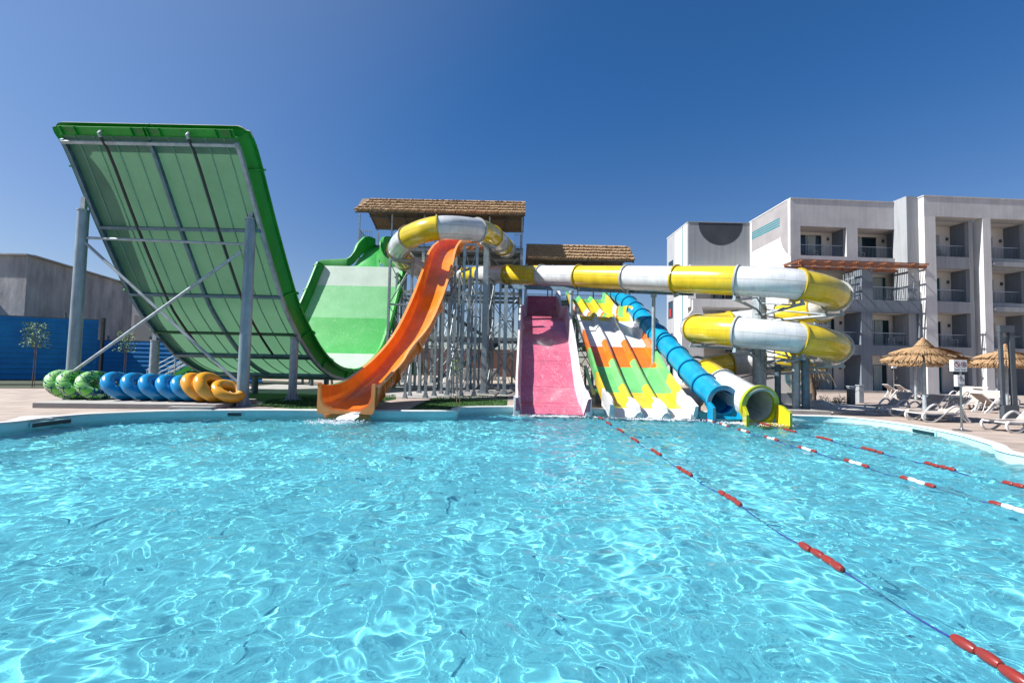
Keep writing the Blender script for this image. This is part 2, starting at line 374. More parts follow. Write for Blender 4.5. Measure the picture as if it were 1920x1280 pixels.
def ring_green():
    m = mat('ring_pattern', (.25, .60, .08), .25, coat=.3); t = m.node_tree; p = t.nodes['Principled BSDF']
    tc = nn(t, 'ShaderNodeTexCoord')
    def noise(sc, dist, seed):
        mp = nn(t, 'ShaderNodeMapping'); mp.inputs['Location'].default_value = (seed, seed, 0); mp.inputs['Scale'].default_value = (9, 3, 1)
        n = nn(t, 'ShaderNodeTexNoise'); n.inputs['Scale'].default_value = sc; n.inputs['Detail'].default_value = 0; n.inputs['Distortion'].default_value = dist
        t.links.new(tc.outputs['UV'], mp.inputs[0]); t.links.new(mp.outputs[0], n.inputs['Vector']); return n
    a = noise(1.0, 2.5, 3.0); s_ = nn(t, 'ShaderNodeMath', operation='SUBTRACT'); s_.inputs[1].default_value = .5; t.links.new(a.outputs['Fac'], s_.inputs[0])
    ab = nn(t, 'ShaderNodeMath', operation='ABSOLUTE'); t.links.new(s_.outputs[0], ab.inputs[0])
    lt = nn(t, 'ShaderNodeMath', operation='LESS_THAN'); lt.inputs[1].default_value = .065; t.links.new(ab.outputs[0], lt.inputs[0])
    b = noise(.8, .6, 9.0); gr = nn(t, 'ShaderNodeMapRange'); gr.inputs[1].default_value = .42; gr.inputs[2].default_value = .6; t.links.new(b.outputs['Fac'], gr.inputs[0])
    x1 = nn(t, 'ShaderNodeMix', data_type='RGBA'); x1.inputs['A'].default_value = (.16, .55, .05, 1); x1.inputs['B'].default_value = (.38, .66, .24, 1); t.links.new(gr.outputs[0], x1.inputs['Factor'])
    x2 = nn(t, 'ShaderNodeMix', data_type='RGBA'); x2.inputs['B'].default_value = (.008, .05, .12, 1); t.links.new(x1.outputs['Result'], x2.inputs['A']); t.links.new(lt.outputs[0], x2.inputs['Factor'])
    t.links.new(x2.outputs['Result'], p.inputs['Base Color'])
ring_green()

# ------------------------------------------------------------------ the setting: ground, pool, water
edge_px = [(0, 795), (100, 783.5), (200, 776), (350, 770.5), (500, 769.5), (600, 770), (680, 770.5), (755, 771.4), (848, 771), (860, 768), (872, 764.5), (965, 763)]
edge = [tuple(onz(*p)[:2]) for p in edge_px] + [(2.8, 18.1), (5.5, 17.9), (8.5, 17.6)] + [tuple(onz(*p)[:2]) for p in [(1490, 779.5), (1560, 781.5), (1620, 786.5), (1700, 797), (1780, 812), (1850, 832), (1920, 856)]]
edge += [(12.3, 6.5), (12.6, 3), (11.6, -1), (8, -5), (0, -6.5), (-8, -5.6), (-13, -1.5), (-15, 3), (-14.9, 7), (-13.9, 9.6)]
def smooth_loop(P, sub=6):
    P = [np.array(p) for p in P]; n = len(P); out = []
    for i in range(n):
        a, b, c, d = P[i - 1], P[i], P[(i + 1) % n], P[(i + 2) % n]
        for q in range(sub):
            t = q / sub; out.append(.5 * ((2 * b) + (-a + c) * t + (2 * a - 5 * b + 4 * c - d) * t * t + (-a + 3 * b - 3 * c + d) * t ** 3))
    return np.array(out)
POOL = smooth_loop(edge)
def offset_loop(P, d):
    n = len(P); out = []
    for i in range(n):
        t = nrm(P[(i + 1) % n] - P[i - 1]); out.append(P[i] + d * np.array([-t[1], t[0]]))
    return np.array(out)
area = sum(POOL[i][0] * POOL[(i + 1) % len(POOL)][1] - POOL[(i + 1) % len(POOL)][0] * POOL[i][1] for i in range(len(POOL)))
OUT = 1 if area < 0 else -1        # sign that moves the loop outwards
RIM = offset_loop(POOL, .28 * OUT)
def sheet_with_hole(name, outer, hole, z, mt):
    vs = [Vector((p[0], p[1], z)) for p in outer] + [Vector((p[0], p[1], z)) for p in hole]
    tri = tessellate_polygon([vs[:len(outer)], vs[len(outer):]])
    b = MB(); fs = []
    for t in tri:
        a, c, d = vs[t[0]], vs[t[1]], vs[t[2]]
        fs.append(tuple(t) if (c - a).cross(d - a).z > 0 else tuple(t[::-1]))
    b.add(vs, fs); return tag(b.build(name, mt), kind='structure')
BIG = 1500
sheet_with_hole('ground', [(-BIG, -BIG), (BIG, -BIG), (BIG, BIG), (-BIG, BIG)], RIM, -.008, 'sand')
sheet_with_hole('pool_deck', [(-32, -14), (60, -14), (60, 37.5), (15, 37.5), (12, 26), (-16, 26), (-26, 22.5), (-32, 20)], RIM, 0, 'paving')
def loop_strip(mb, A, za, B, zb, m=0, flip=False):
    n = len(A); vs = [(p[0], p[1], za) for p in A] + [(p[0], p[1], zb) for p in B]
    fs = [(i, (i + 1) % n, n + (i + 1) % n, n + i) for i in range(n)]
    if flip: fs = [f[::-1] for f in fs]
    mb.add(vs, fs, m, True)
fl = area > 0
b = MB(); loop_strip(b, RIM, -.01, offset_loop(POOL, .26 * OUT), .035, 0, not fl); loop_strip(b, offset_loop(POOL, .26 * OUT), .035, offset_loop(POOL, .02 * OUT), .035, 0, not fl)
loop_strip(b, offset_loop(POOL, .02 * OUT), .035, POOL, .01, 0, not fl); loop_strip(b, POOL, .01, offset_loop(POOL, .03 * OUT), -.03, 0, not fl)
tag(b.build('pool_coping', 'pool_rim', sharp=70), kind='structure')
FLOORZ = -.95
def plaster_pool():
    m = mat('pool_floor', (.21, .85, 1.0), .7, spec=.1, var=.06, vs=.5); return m
plaster_pool()
mat('pool_wall_paint', (.36, .58, .60), .6, spec=.2, var=.06, vs=1)
b = MB(); W0 = offset_loop(POOL, .03 * OUT); loop_strip(b, W0, -.03, W0, FLOORZ, 0, not fl)
pw = tag(b.build('pool_wall', 'pool_wall_paint', sharp=70), kind='structure'); pw.cycles.is_caustics_receiver = True
vs = [Vector((p[0], p[1], FLOORZ)) for p in W0]
b = MB(); b.add(vs, [tuple(t) if (vs[t[1]] - vs[t[0]]).cross(vs[t[2]] - vs[t[0]]).z > 0 else tuple(t[::-1]) for t in tessellate_polygon([vs])])
pf = tag(b.build('pool_floor', 'pool_floor'), kind='structure'); pf.cycles.is_caustics_receiver = True

WATER = -.19
rng = np.random.default_rng(3); WV = []
for i in range(80):
    lam = np.exp(rng.uniform(np.log(.18), np.log(1.0))); a = rng.uniform(-1, 1) * 1.9 + 1.3
    WV.append((2 * math.pi / lam, a, rng.uniform(0, 6.28), 0.0080 * lam * min(1, .35 / lam) ** .5 * rng.uniform(.5, 1)))
for i in range(26):
    lam = np.exp(rng.uniform(np.log(.10), np.log(.18))); WV.append((2 * math.pi / lam, rng.uniform(0, 6.28), rng.uniform(0, 6.28), .0018 * lam * rng.uniform(.5, 1)))
def wave(X, Y):
    Z = np.zeros_like(X) + WATER
    wx = X + .13 * np.sin(1.7 * Y + .6 * X) + .09 * np.sin(3.1 * X - 1.3 * Y + 1) + .05 * np.sin(5.2 * Y + 2.7 * X)
    wy = Y + .13 * np.sin(1.9 * X + 1) + .09 * np.sin(2.7 * Y + 1.1 * X) + .05 * np.sin(5.9 * X - 2.1 * Y)
    amp = .8 + .35 * np.sin(.55 * X + .8 * np.sin(.4 * Y)) * np.sin(.47 * Y + 1)
    for k, a, p, A in WV: Z += amp * A * np.sin(k * (wx * math.cos(a) + wy * math.sin(a)) + p)
    # churned water where the slides pour in
    for cx, cy, s_, h in ((-5.4, 14.4, .9, .03), (1.5, 16.7, 1.6, .018), (5.3, 16.3, 1.8, .018), (8.2, 15.8, 1.4, .018)):
        g = np.exp(-((X - cx) ** 2 + (Y - cy) ** 2) / s_ ** 2)
        Z += h * g * (np.sin(13 * X + 5 * np.sin(4 * Y)) * np.sin(17 * Y + 3 * np.sin(5 * X)))
    return Z
def inside(P, X, Y):
    r = np.zeros(X.shape, bool); n = len(P)
    for i in range(n):
        x1, y1 = P[i]; x2, y2 = P[(i + 1) % n]
        c = ((y1 > Y) != (y2 > Y)) & (X < (x2 - x1) * (Y - y1) / (y2 - y1 + 1e-12) + x1); r ^= c
    return r
ys = np.concatenate([np.linspace(-6.8, 1, 80, endpoint=False), np.linspace(1, 9, 400, endpoint=False), np.linspace(9, 18.6, 330)])
xs = np.linspace(-15.4, 13.2, 1350)
X, Y = np.meshgrid(xs, ys); Z = wave(X, Y)
ix = np.arange(X.size).reshape(X.shape)
q = np.stack([ix[:-1, :-1], ix[:-1, 1:], ix[1:, 1:], ix[1:, :-1]], -1).reshape(-1, 4)
cx = X.ravel()[q].mean(1); cy = Y.ravel()[q].mean(1); q = q[inside(W0, cx, cy)]
used = np.unique(q); mpn = np.full(X.size, -1); mpn[used] = np.arange(len(used)); q = mpn[q]
co = np.stack([X.ravel(), Y.ravel(), Z.ravel()], -1)[used]
me = bpy.data.meshes.new('water'); me.vertices.add(len(co)); me.vertices.foreach_set('co', co.ravel().astype('f'))
me.loops.add(q.size); me.loops.foreach_set('vertex_index', q.ravel().astype('i'))
me.polygons.add(len(q)); me.polygons.foreach_set('loop_start', np.arange(0, q.size, 4, dtype='i')); me.polygons.foreach_set('use_smooth', np.ones(len(q), dtype=bool)); me.update()
wo = bpy.data.objects.new('water', me); S.collection.objects.link(wo); tag(wo, kind='structure'); wo.cycles.is_caustics_caster = True
m = bpy.data.materials.new('water'); m.use_nodes = True; t = m.node_tree; t.nodes.clear()
out = nn(t, 'ShaderNodeOutputMaterial'); g = nn(t, 'ShaderNodeBsdfRefraction'); g.inputs['IOR'].default_value = 1.33; g.inputs['Roughness'].default_value = 0; g.inputs['Color'].default_value = (1, 1, 1, 1)
gl = nn(t, 'ShaderNodeBsdfGlossy'); gl.inputs['Roughness'].default_value = .02
fr = nn(t, 'ShaderNodeFresnel'); fr.inputs[0].default_value = 1.11
tp = nn(t, 'ShaderNodeBsdfTransparent'); m0 = nn(t, 'ShaderNodeMixShader'); m0.inputs[0].default_value = .24      # part of the light passes the rippled surface unbent
t.links.new(g.outputs[0], m0.inputs[1]); t.links.new(tp.outputs[0], m0.inputs[2])
mx = nn(t, 'ShaderNodeMixShader'); t.links.new(fr.outputs[0], mx.inputs[0]); t.links.new(m0.outputs[0], mx.inputs[1]); t.links.new(gl.outputs[0], mx.inputs[2]); t.links.new(mx.outputs[0], out.inputs[0])
me.materials.append(m)

# paths, lawns, gravel, slabs
def flat(name, pts, z, mt, th=None):
    b = MB(); b.prism([tuple(p[:2]) for p in pts], z - (th or .02), z, 0); return tag(b.build(name, mt), kind='structure')
g0 = lambda px, py: onz(px, py)[:2]
LAWN = []
for name, px in (('lawn', [(480, 762), (505, 751), (560, 745), (640, 742), (742, 741), (742, 748), (700, 756), (690, 767.5), (560, 767)]),
                 ('lawn', [(768, 767.5), (800, 752), (820, 745), (900, 742), (952, 744), (950, 760), (872, 762), (846, 768)])):
    P_ = [g0(*q) for q in px]; LAWN.append(P_); flat(name, P_, .02, 'lawn')
flat('gravel', [g0(395, 766), (-9.9, 16.5), (-8.2, 16.6), g0(500, 766.5)], .015, 'pebble')
flat('soil', [(-34, 21.2), (-25, 22.2), (-17, 24.5), (-14, 34), (-37, 40), (-42, 22)], .012, 'soil')
flat('lawn', [(-15, 20.5), (-9.5, 18.2), (-6, 21), (-6, 27), (-15, 27)], .016, 'lawn')
flat('concrete_pad', [(-15.5, 22.3), (-7.0, 22.3), (-7, 30), (-15.5, 30)], .03, 'concrete_slab')
flat('concrete_pad', [(-7.2, 21.6), (.2, 21.2), (9.5, 21.5), (9.5, 37.3), (-12, 37.3), (-12, 30.2), (-6.9, 30.2)], .024, 'concrete_slab')
flat('concrete_pad', [(9.8, 18.4), (15.2, 18.1), (17.3, 19.5), (17, 24), (9.8, 24)], .028, 'rock_white')

# grass blades on the two lawns by the pool
rnd = random.Random(5)
b = MB()
for P_ in LAWN:
    P2 = [np.array(p) for p in P_]; mn = np.min(P2, 0); mxx = np.max(P2, 0)
    n = int((mxx[0] - mn[0]) * (mxx[1] - mn[1]) * 260)
    xx = np.array([rnd.uniform(mn[0], mxx[0]) for _ in range(n)]); yy = np.array([rnd.uniform(mn[1], mxx[1]) for _ in range(n)])
    ok = inside(P2, xx, yy)
    for x, y in zip(xx[ok], yy[ok]):
        a = rnd.uniform(0, 6.28); h = rnd.uniform(.03, .07); dx, dy = math.cos(a) * .012, math.sin(a) * .012; lx, ly = rnd.uniform(-.03, .03), rnd.uniform(-.03, .03)
        b.add([(x - dx, y - dy, .02), (x + dx, y + dy, .02), (x + lx, y + ly, .02 + h)], [(0, 1, 2)])
tag(b.build('grass', 'lawn'), 'short green turf blades beside the pool in front of the slide supports', 'grass', kind='stuff')

# raised stone plinth that carries the swim rings
e = empty('stone_plinth', (-12.5, 15.5, 0), 'low pale stone plinth under the row of swim rings at the pool edge', 'plinth')
b = MB(); b.prism([(-15.25, 14.6), (-9.75, 15.15), (-9.75, 17.6), (-15.6, 17.6)], 0, .17); b.build('slab', 'concrete_slab', e, .015)
b = MB(); b.prism([(-11.0, 14.72), (-9.7, 14.85), (-9.7, 15.12), (-11.05, 14.98)], 0, .12); b.build('step', 'concrete_slab', e, .01)
b = MB(); P0 = [g0(12, 790), g0(40, 781), g0(108, 778.5), g0(98, 784.5)]; b.prism([tuple(p) for p in P0], .0, .012)
tag(b.build('floor_mat', 'sign_white'), 'flat white mat lying on the deck at the far left pool edge', 'mat')

# pool inlets and skimmers
def on_wall(px0, px1, label, name='skimmer', hz=(-.17, -.07)):
    def near(px):
        best = None
        for i in range(len(POOL)):
            p = POOL[i]; c = 960 + F * p[0] / p[1] if p[1] > 3 else 1e9
            if best is None or abs(c - px) < best[0]: best = (abs(c - px), i)
        return best[1]
    a, c = POOL[near(px0)], POOL[near(px1)]; t = nrm(np.append(c - a, 0)); nrml = V(-t[1], t[0], 0) * OUT
    e = empty(name, (a[0], a[1], 0), label, 'skimmer')
    b = MB(); b.frame_box(V(a[0], a[1], hz[0]) - nrml * .05, np.append(c - a, 0), nrml * .03, V(0, 0, hz[1] - hz[0])); b.build('opening', 'slot_dark', e)
    b = MB(); b.frame_box(V(a[0], a[1], hz[0] - .03) - nrml * .03 - t * .03, np.append(c - a, 0) + t * .06, nrml * .04, V(0, 0, hz[1] - hz[0] + .06)); b.build('surround', 'pool_wall_paint', e)
# ------------------------------------------------------------------ structure left: concrete building, blue fence
e = empty('concrete_building', (-33, 32, 0), 'raw grey concrete building with streaked blank walls behind the blue metal fence', 'building')
b = MB(); b.prism([(-60, 28.9), (-31.1, 28.9), (-34.4, 41), (-60, 46)], 0, 7.95); b.build('wall', 'board_concrete', e)
b = MB(); b.box(-60.2, -31.0, 28.7, 29.1, 7.95, 8.05); b.beam((-31.0, 29, 8.0), (-34.3, 41.1, 8.0), .3, .1); b.build('parapet', 'board_concrete', e)
b = MB(); b.box(-36, -33.2, 28.80, 28.88, 4.3, 4.95); b.build('window', 'window_glass', e)
b = MB(); b.box(-60, -33.5, 28.4, 28.87, 5.2, 5.6); b.build('ledge', 'concrete_slab', e)
e = empty('annex_building', (-36, 46, 0), 'plain pale grey block with a dark doorway behind the fence beside the concrete building', 'building')
b = MB(); b.box(-42, -30.5, 44, 50, 0, 8.2); b.build('wall', 'plaster_pink_grey', e)
b = MB(); b.box(-36.6, -33.6, 43.95, 43.99, 2.6, 5.6); b.build('shutter', 'plaster_grey', e)
b = MB(); b.box(-36.4, -34.4, 43.90, 43.94, .2, 2.5); b.build('doorway', 'window_glass', e)

def corrugated(name, p, q, z0, z1, label, n_posts, mt='blue_sheet', pm='galv_dark'):
    p = V(*p, 0); q = V(*q, 0); t = nrm(q - p); nr = V(t[1], -t[0], 0); L = np.linalg.norm(q - p)
    e = empty(name, p, label, 'fence')
    nb = int((z1 - z0) / .27); pts = []
    for i in range(nb):
        z = z0 + (z1 - z0) * i / nb; dz = (z1 - z0) / nb
        dp = .035 if z1 > 3 else .012; pts += [(0, z), (dp, z + dz * .12), (dp, z + dz * .42), (0, z + dz * .55)]
    pts.append((0, z1))
    panels = max(1, int(round(L / 2.6)))
    for k in range(panels):
        b = MB(); a0 = p + t * (L * k / panels + .004); a1 = p + t * (L * (k + 1) / panels - .004); dd = nr * (.006 * (k % 2))
        vs = [a0 + nr * d + V(0, 0, z) + dd for d, z in pts] + [a1 + nr * d + V(0, 0, z) + dd for d, z in pts]; n = len(pts)
        b.add(vs, [(i, n + i, n + i + 1, i + 1) for i in range(n - 1)]); b.build('sheet_panel', mt, e)
    for k in range(n_posts):
        c = p + t * (L * (k + .5) / n_posts) - nr * .08; b = MB(); b.beam(c + V(0, 0, -.01), c + V(0, 0, z1 + (.12 if k % 2 else .35)), .09, .09); b.build('post', pm, e)
    b = MB(); b.beam(p + V(0, 0, z1 + .02) - nr * .02, q + V(0, 0, z1 + .02) - nr * .02, .06, .05); b.beam(p + V(0, 0, z0) - nr * .03, q + V(0, 0, z0) - nr * .03, .08, .12); b.build('rail', pm, e)
    return e
corrugated('metal_fence', (-44, 17.5), (-24.3, 26.7), .25, 3.75, 'tall blue corrugated metal fence in front of the raw concrete building', 7)
corrugated('metal_fence', (-27.2, 29.8), (-16.4, 30.1), .1, 2.65, 'lower darker blue metal fence running behind the green half-pipe slide', 8)
b = MB(); b.box(-24.22, -24.08, 26.75, 26.9, 0, 3.9); tag(b.build('fence_post', 'black_pipe'), 'dark end post where the tall blue fence stops', 'post')

def tree(name, loc, h, label, spread=.5, nleaf=420, stake=True, seed=1, mt='leaf', droop=0.):
    r = random.Random(seed); e = empty(name, loc, label, 'tree'); L = V(*loc)
    b = MB(); b.tube([L + V(0, 0, -.02), L + V(.02, 0, h * .4), L + V(.0, .02, h * .8)], [.022, .016, .008], 6)
    for k in range(7):
        a = r.uniform(0, 6.28); z = h * r.uniform(.55, .78); b.tube([L + V(0, 0, z), L + V(math.cos(a) * spread * .6, math.sin(a) * spread * .6, z + h * .12)], [.008, .003], 5)
    b.build('trunk', 'trunk', e)
    b = MB()
    for k in range(nleaf):
        a = r.uniform(0, 6.28); rr = spread * r.random() ** .5; z = h * (.62 + .38 * r.random()); c = L + V(math.cos(a) * rr * (1.2 - (z / h - .6)), math.sin(a) * rr, z)
        if r.random() < .4 and rr > spread * .6: continue
        d = nrm([r.uniform(-1, 1), r.uniform(-1, 1), r.uniform(-.8, .5)]); s_ = nrm(np.cross(d, [r.uniform(-1, 1), r.uniform(-1, 1), 1])); l = r.uniform(.06, .11)
        b.add([c, c + d * l * .5 + s_ * l * .3, c + d * l, c + d * l * .5 - s_ * l * .3], [(0, 1, 2, 3)])
    b.build('crown', mt, e)
    if stake:
        b = MB(); b.cyl(L + V(.12, 0, 0), L + V(.10, 0, h * .75), .012, n=6); b.build('stake', 'timber', e)
    return e
tree('young_tree', (*at(62, 700, 23.2)[:2], 0), 3.3, 'thin young tree with sparse leaves in front of the tall blue fence', .55, 900, seed=2)
tree('young_tree', (*at(232, 700, 26.5)[:2], 0), 3.1, 'young broad-leaved tree in front of the lower blue fence beside the left steel pole', .5, 800, seed=4)
tree('young_tree', (*at(856, 760, 18.2)[:2], 0), 1.9, 'spindly young sapling on the lawn in front of the slide supports', .28, 60, seed=8)
tree('young_tree', (*at(845, 760, 20.5)[:2], 0), 2.1, 'second spindly sapling just behind the one on the pool lawn', .3, 60, seed=9)

# ------------------------------------------------------------------ green half-pipe slide
BP = [(15.1, 9.15), (15.48, 8.62), (16.58, 6.45), (17.83, 4.2), (18.45, 3.35), (19.27, 2.5), (20.1, 1.8), (21.1, 1.25), (22.2, .95), (23.6, .9), (25, 1.3), (26.3, 2.1), (27.2, 3.2), (28, 4.6), (28.8, 6.2), (29.3, 7.3), (29.55, 7.85)]
bp, _ = spline([(0, y, z) for y, z in BP], 5); bp = bp[:, 1:]
nb = len(bp)
def b_edges(y):
    xr = -9.3 + .15 * (y - 16.4); xl = xr - 5.9
    if y > 23: xl += (y - 23) / 7 * .9
    return xl, xr
def b_norm(j):
    t = bp[min(j + 1, nb - 1)] - bp[max(j - 1, 0)]; t = t / np.linalg.norm(t); return V(0, -t[1], t[0]) * 1.0, V(0, t[0], t[1])
def bpt(j, s, off=0., ox=0.):
    y, z = bp[j]; xl, xr = b_edges(y); N, _t = b_norm(j)
    return V(xl + (xr - xl) * s + ox, y, z) + N * off
root = empty('half_pipe_slide', (-12, 20, 0), 'huge green half-pipe water slide whose tall translucent wall leans over the pool', 'water slide')
cols = ['shell_back', 'bed_white', 'bed_light', 'bed_green']
def bm_(j):
    y, z = bp[j]
    if y < 24.4: return 0
    if z > 6.25: return 1
    if z > 4.25: return 2
    if z > 2.0: return 3
    return 1
b = MB(); NS = 12
vs = [bpt(j, s / NS) for j in range(nb) for s in range(NS + 1)]
fs = []; ms = []
for j in range(nb - 1):
    for s_ in range(NS): fs.append((j * (NS + 1) + s_, j * (NS + 1) + s_ + 1, (j + 1) * (NS + 1) + s_ + 1, (j + 1) * (NS + 1) + s_)); ms.append(bm_(j))
b.add(vs, fs, ms, True); b.build('slide_bed', cols, root)
jn = next(j for j in range(nb) if bp[j][0] > 22)
for k in range(9):
    s_ = (k + .65) / 9.3; b = MB(); b.tube([bpt(j, s_, -.02) for j in range(0, jn, 2)], .022, 5, cap=False); b.build('stiffening_rib', 'shell_rib_highlight', root)  # paler green than the shell: the ribs' highlight is put into the colour
loopR = [(0, -.02), (.05, .25), (.16, .42), (.32, .5), (.46, .46), (.53, .34), (.53, .26), (.45, .36), (.32, .42), (.2, .34), (.1, .2), (.06, -.04)]
def rim(sg):
    b = MB(); n = len(loopR); vs = []
    for j in range(nb):
        N, _t = b_norm(j); base = bpt(j, 1 if sg > 0 else 0)
        for a, h in loopR: vs.append(base + V(sg * a * .85, 0, 0) + N * h * .85)
    fs = [(j * n + i, j * n + (i + 1) % n, (j + 1) * n + (i + 1) % n, (j + 1) * n + i) for j in range(nb - 1) for i in range(n)]
    b.add(vs, fs, 0, True)
    o = b.build('side_wall', 'green_gel', root)
    for j in list(range(6, nb - 1, 9)):
        f = MB(); N, T = b_norm(j); base = bpt(j, 1 if sg > 0 else 0)
        out_ = [(.04, -.06), (.02, .2), (.12, .36), (.32, .44), (.5, .36), (.56, .24), (.5, .2), (.36, .3), (.2, .2), (.14, -.06)]
        vs = [base + V(sg * a, 0, 0) + N * h - T * .03 for a, h in out_] + [base + V(sg * a, 0, 0) + N * h + T * .03 for a, h in out_]; m_ = len(out_)
        f.add(vs, [(i, (i + 1) % m_, m_ + (i + 1) % m_, m_ + i) for i in range(m_)]); 
        for tri in tessellate_polygon([[Vector((a, h, 0)) for a, h in out_]]): f.add([], [], 0); f.f.append([len(f.v) - 2 * m_ + q for q in tri]); f.m.append(0); f.s.append(False); f.uv.append([(0, 0)] * 3); f.f.append([len(f.v) - m_ + q for q in tri]); f.m.append(0); f.s.append(False); f.uv.append([(0, 0)] * 3)
        f.build('joint_flange', 'green_gel', o)
rim(1); rim(-1)
# rolled top lip of the near wall: turns both corners in one piece per half
N, T = b_norm(0); A = bpt(0, 0); B_ = bpt(0, 1)
def rimsweep(path, nm, mats, mf=None, scale=1.):
    b = MB(); n = len(loopR); vs = [p + o * a * (.85 if abs(o[0]) > .9 else scale) + nn_ * h * .85 for p, o, nn_ in path for a, h in loopR]
    fs = [(j * n + i, j * n + (i + 1) % n, (j + 1) * n + (i + 1) % n, (j + 1) * n + i) for j in range(len(path) - 1) for i in range(n)]
    b.add(vs, fs, [mf(i) if mf else 0 for j in range(len(path) - 1) for i in range(n)], True)
    for q in (0, len(path) - 1):
        for tri in tessellate_polygon([[Vector((a, h, 0)) for a, h in loopR]]): b.f.append([q * n + i for i in tri]); b.m.append(0); b.s.append(False); b.uv.append([(0, 0)] * 3)
    return b.build(nm, mats, root)
for sg in (-1, 1):
    c = (B_ if sg > 0 else A); path = []
    for q in np.linspace(0, math.pi / 2, 8): o = V(sg, 0, 0) * math.cos(q) - T * math.sin(q); path.append((c, o, N))
    mid = A + (B_ - A) * (.5 + sg * .004); path.append((mid, -T, N))
    rimsweep(path, 'top_lip', ['green_gel', 'cream_gel'], lambda i: 1 if i in (3, 4, 5) else 0, .66)
b = MB(); b.frame_box(A - T * .04 - N * .03, B_ - A, -T * .24, N * .03); b.build('lip_back', 'green_gel', root)
for s_ in (.02, .10, .42, .49, .51, .58, .90, .98):
    b = MB(); p = A + (B_ - A) * s_; b.frame_box(p - T * .02 - N * .12, V(.02, 0, 0), -T * .28, N * .09); b.build('lip_web', 'green_gel', root)
for s_ in (.04, .43, .52, .93):
    b = MB(); p = A + (B_ - A) * s_; b.frame_box(p - T * .08 - N * .045, V(.34, 0, 0), -T * .17, N * .012); b.build('lip_pocket', 'dark_green_gel', root)
# launch mouth: a back wall along the top edge that sweeps up into the guides of the launch chute
def guide(base, hs_, sg):
    P_, _k = spline(base, 6); H_ = np.interp(np.arange(len(P_)) / 6, range(len(hs_)), hs_); b = MB(); n = 6; vs = []
    for j, p in enumerate(P_):
        t = P_[min(j + 1, len(P_) - 1)] - P_[max(j - 1, 0)]; o = nrm(V(t[1], -t[0], 0)) * sg; h = H_[j]
        for a, z in ((0, -.05), (.02, h - .06), (.06, h), (.24, h), (.28, h - .08), (.09, -.05)): vs.append(p + o * a + V(0, 0, z))
    b.add(vs, [(j * n + i, j * n + (i + 1) % n, (j + 1) * n + (i + 1) % n, (j + 1) * n + i) for j in range(len(P_) - 1) for i in range(n)], 0, True)
    b.build('launch_guide', 'green_gel', root)
guide([(-12.75, 29.5, 7.75), (-12.0, 29.6, 7.85), (-11.0, 29.65, 7.9), (-10.6, 29.8, 8.1), (-10.35, 30.1, 8.6), (-10.1, 30.6, 9.1), (-9.95, 31.2, 9.5), (-9.8, 31.9, 9.75)], [.45, .45, .5, .75, .95, 1.0, .8, .6], -1)
guide([(-8.6, 31.9, 9.75), (-8.85, 31.2, 9.5), (-9.05, 30.6, 9.1), (-9.0, 30.1, 8.6), (-8.7, 29.8, 8.1), (-8.2, 29.65, 7.9), (-7.0, 29.6, 7.85)], [.6, .8, 1.0, .95, .75, .5, .45], -1)
b = MB(); cl, _k = spline([(-9.2, 31.9, 9.75), (-9.4, 31.2, 9.5), (-9.55, 30.6, 9.1), (-9.65, 30.1, 8.55), (-9.65, 29.75, 8.0), (-9.65, 29.45, 7.62)], 6)
wd = lambda j: .56 + (.5 * max(0, (j - 16) / 14))
b.sweep(cl, lambda j: [(-wd(j), .10), (-wd(j) * .6, .01), (wd(j) * .6, .01), (wd(j), .10), (wd(j), .04), (-wd(j), .04)], 0, True, side=(1, 0, 0)); b.build('launch_chute', 'bed_green', root)
# steelwork under the near wall
def along(s_, off, wd_, mt, nm, round_=False, j0=0, j1=jn + 6, ht=.14):
    b = MB(); ps = [bpt(j, s_, off) for j in range(j0, j1, 2)]
    if round_: b.tube(ps, wd_, 8)
    else: b.sweep(ps, [(-wd_, -ht / 2), (wd_, -ht / 2), (wd_, ht / 2), (-wd_, ht / 2)], 0, False, side=(1, 0, 0))
    return b.build(nm, mt, root)
along(0.0, -.10, .06, 'steel_blue', 'edge_channel', j0=1); along(1.0, -.10, .06, 'galv', 'edge_channel', j0=1); along(.5, -.11, .055, 'steel_blue', 'centre_beam', j0=1)
along(.245, -.2, .048, 'black_pipe', 'water_pipe', True, 0, 30); along(.745, -.2, .048, 'black_pipe', 'water_pipe', True, 0, 30)
for s_ in (.245, .745):
    b = MB(); b.tube([bpt(0, s_, -.2), bpt(0, s_, -.2) - b_norm(0)[1] * .12, bpt(0, s_, -.08) - b_norm(0)[1] * .15], .048, 8); b.build('pipe_elbow', 'galv', root)
def jat(y): return min(range(nb), key=lambda j: abs(bp[j][0] - y))
for y, wd_, mt in ((15.2, .10, 'galv_light'), (16.62, .11, 'steel_blue'), (17.85, .11, 'steel_blue'), (19.0, .05, 'shell_back'), (19.85, .18, 'steel_blue'), (21.6, .16, 'steel_blue'), (23.6, .18, 'galv_dark'), (25.6, .16, 'galv_dark'), (27.6, .14, 'galv')):
    j = jat(y); b = MB(); b.beam(bpt(j, 0, -.15), bpt(j, 1, -.15), wd_, .14, up=b_norm(j)[0]); b.build('cross_beam', mt, root)
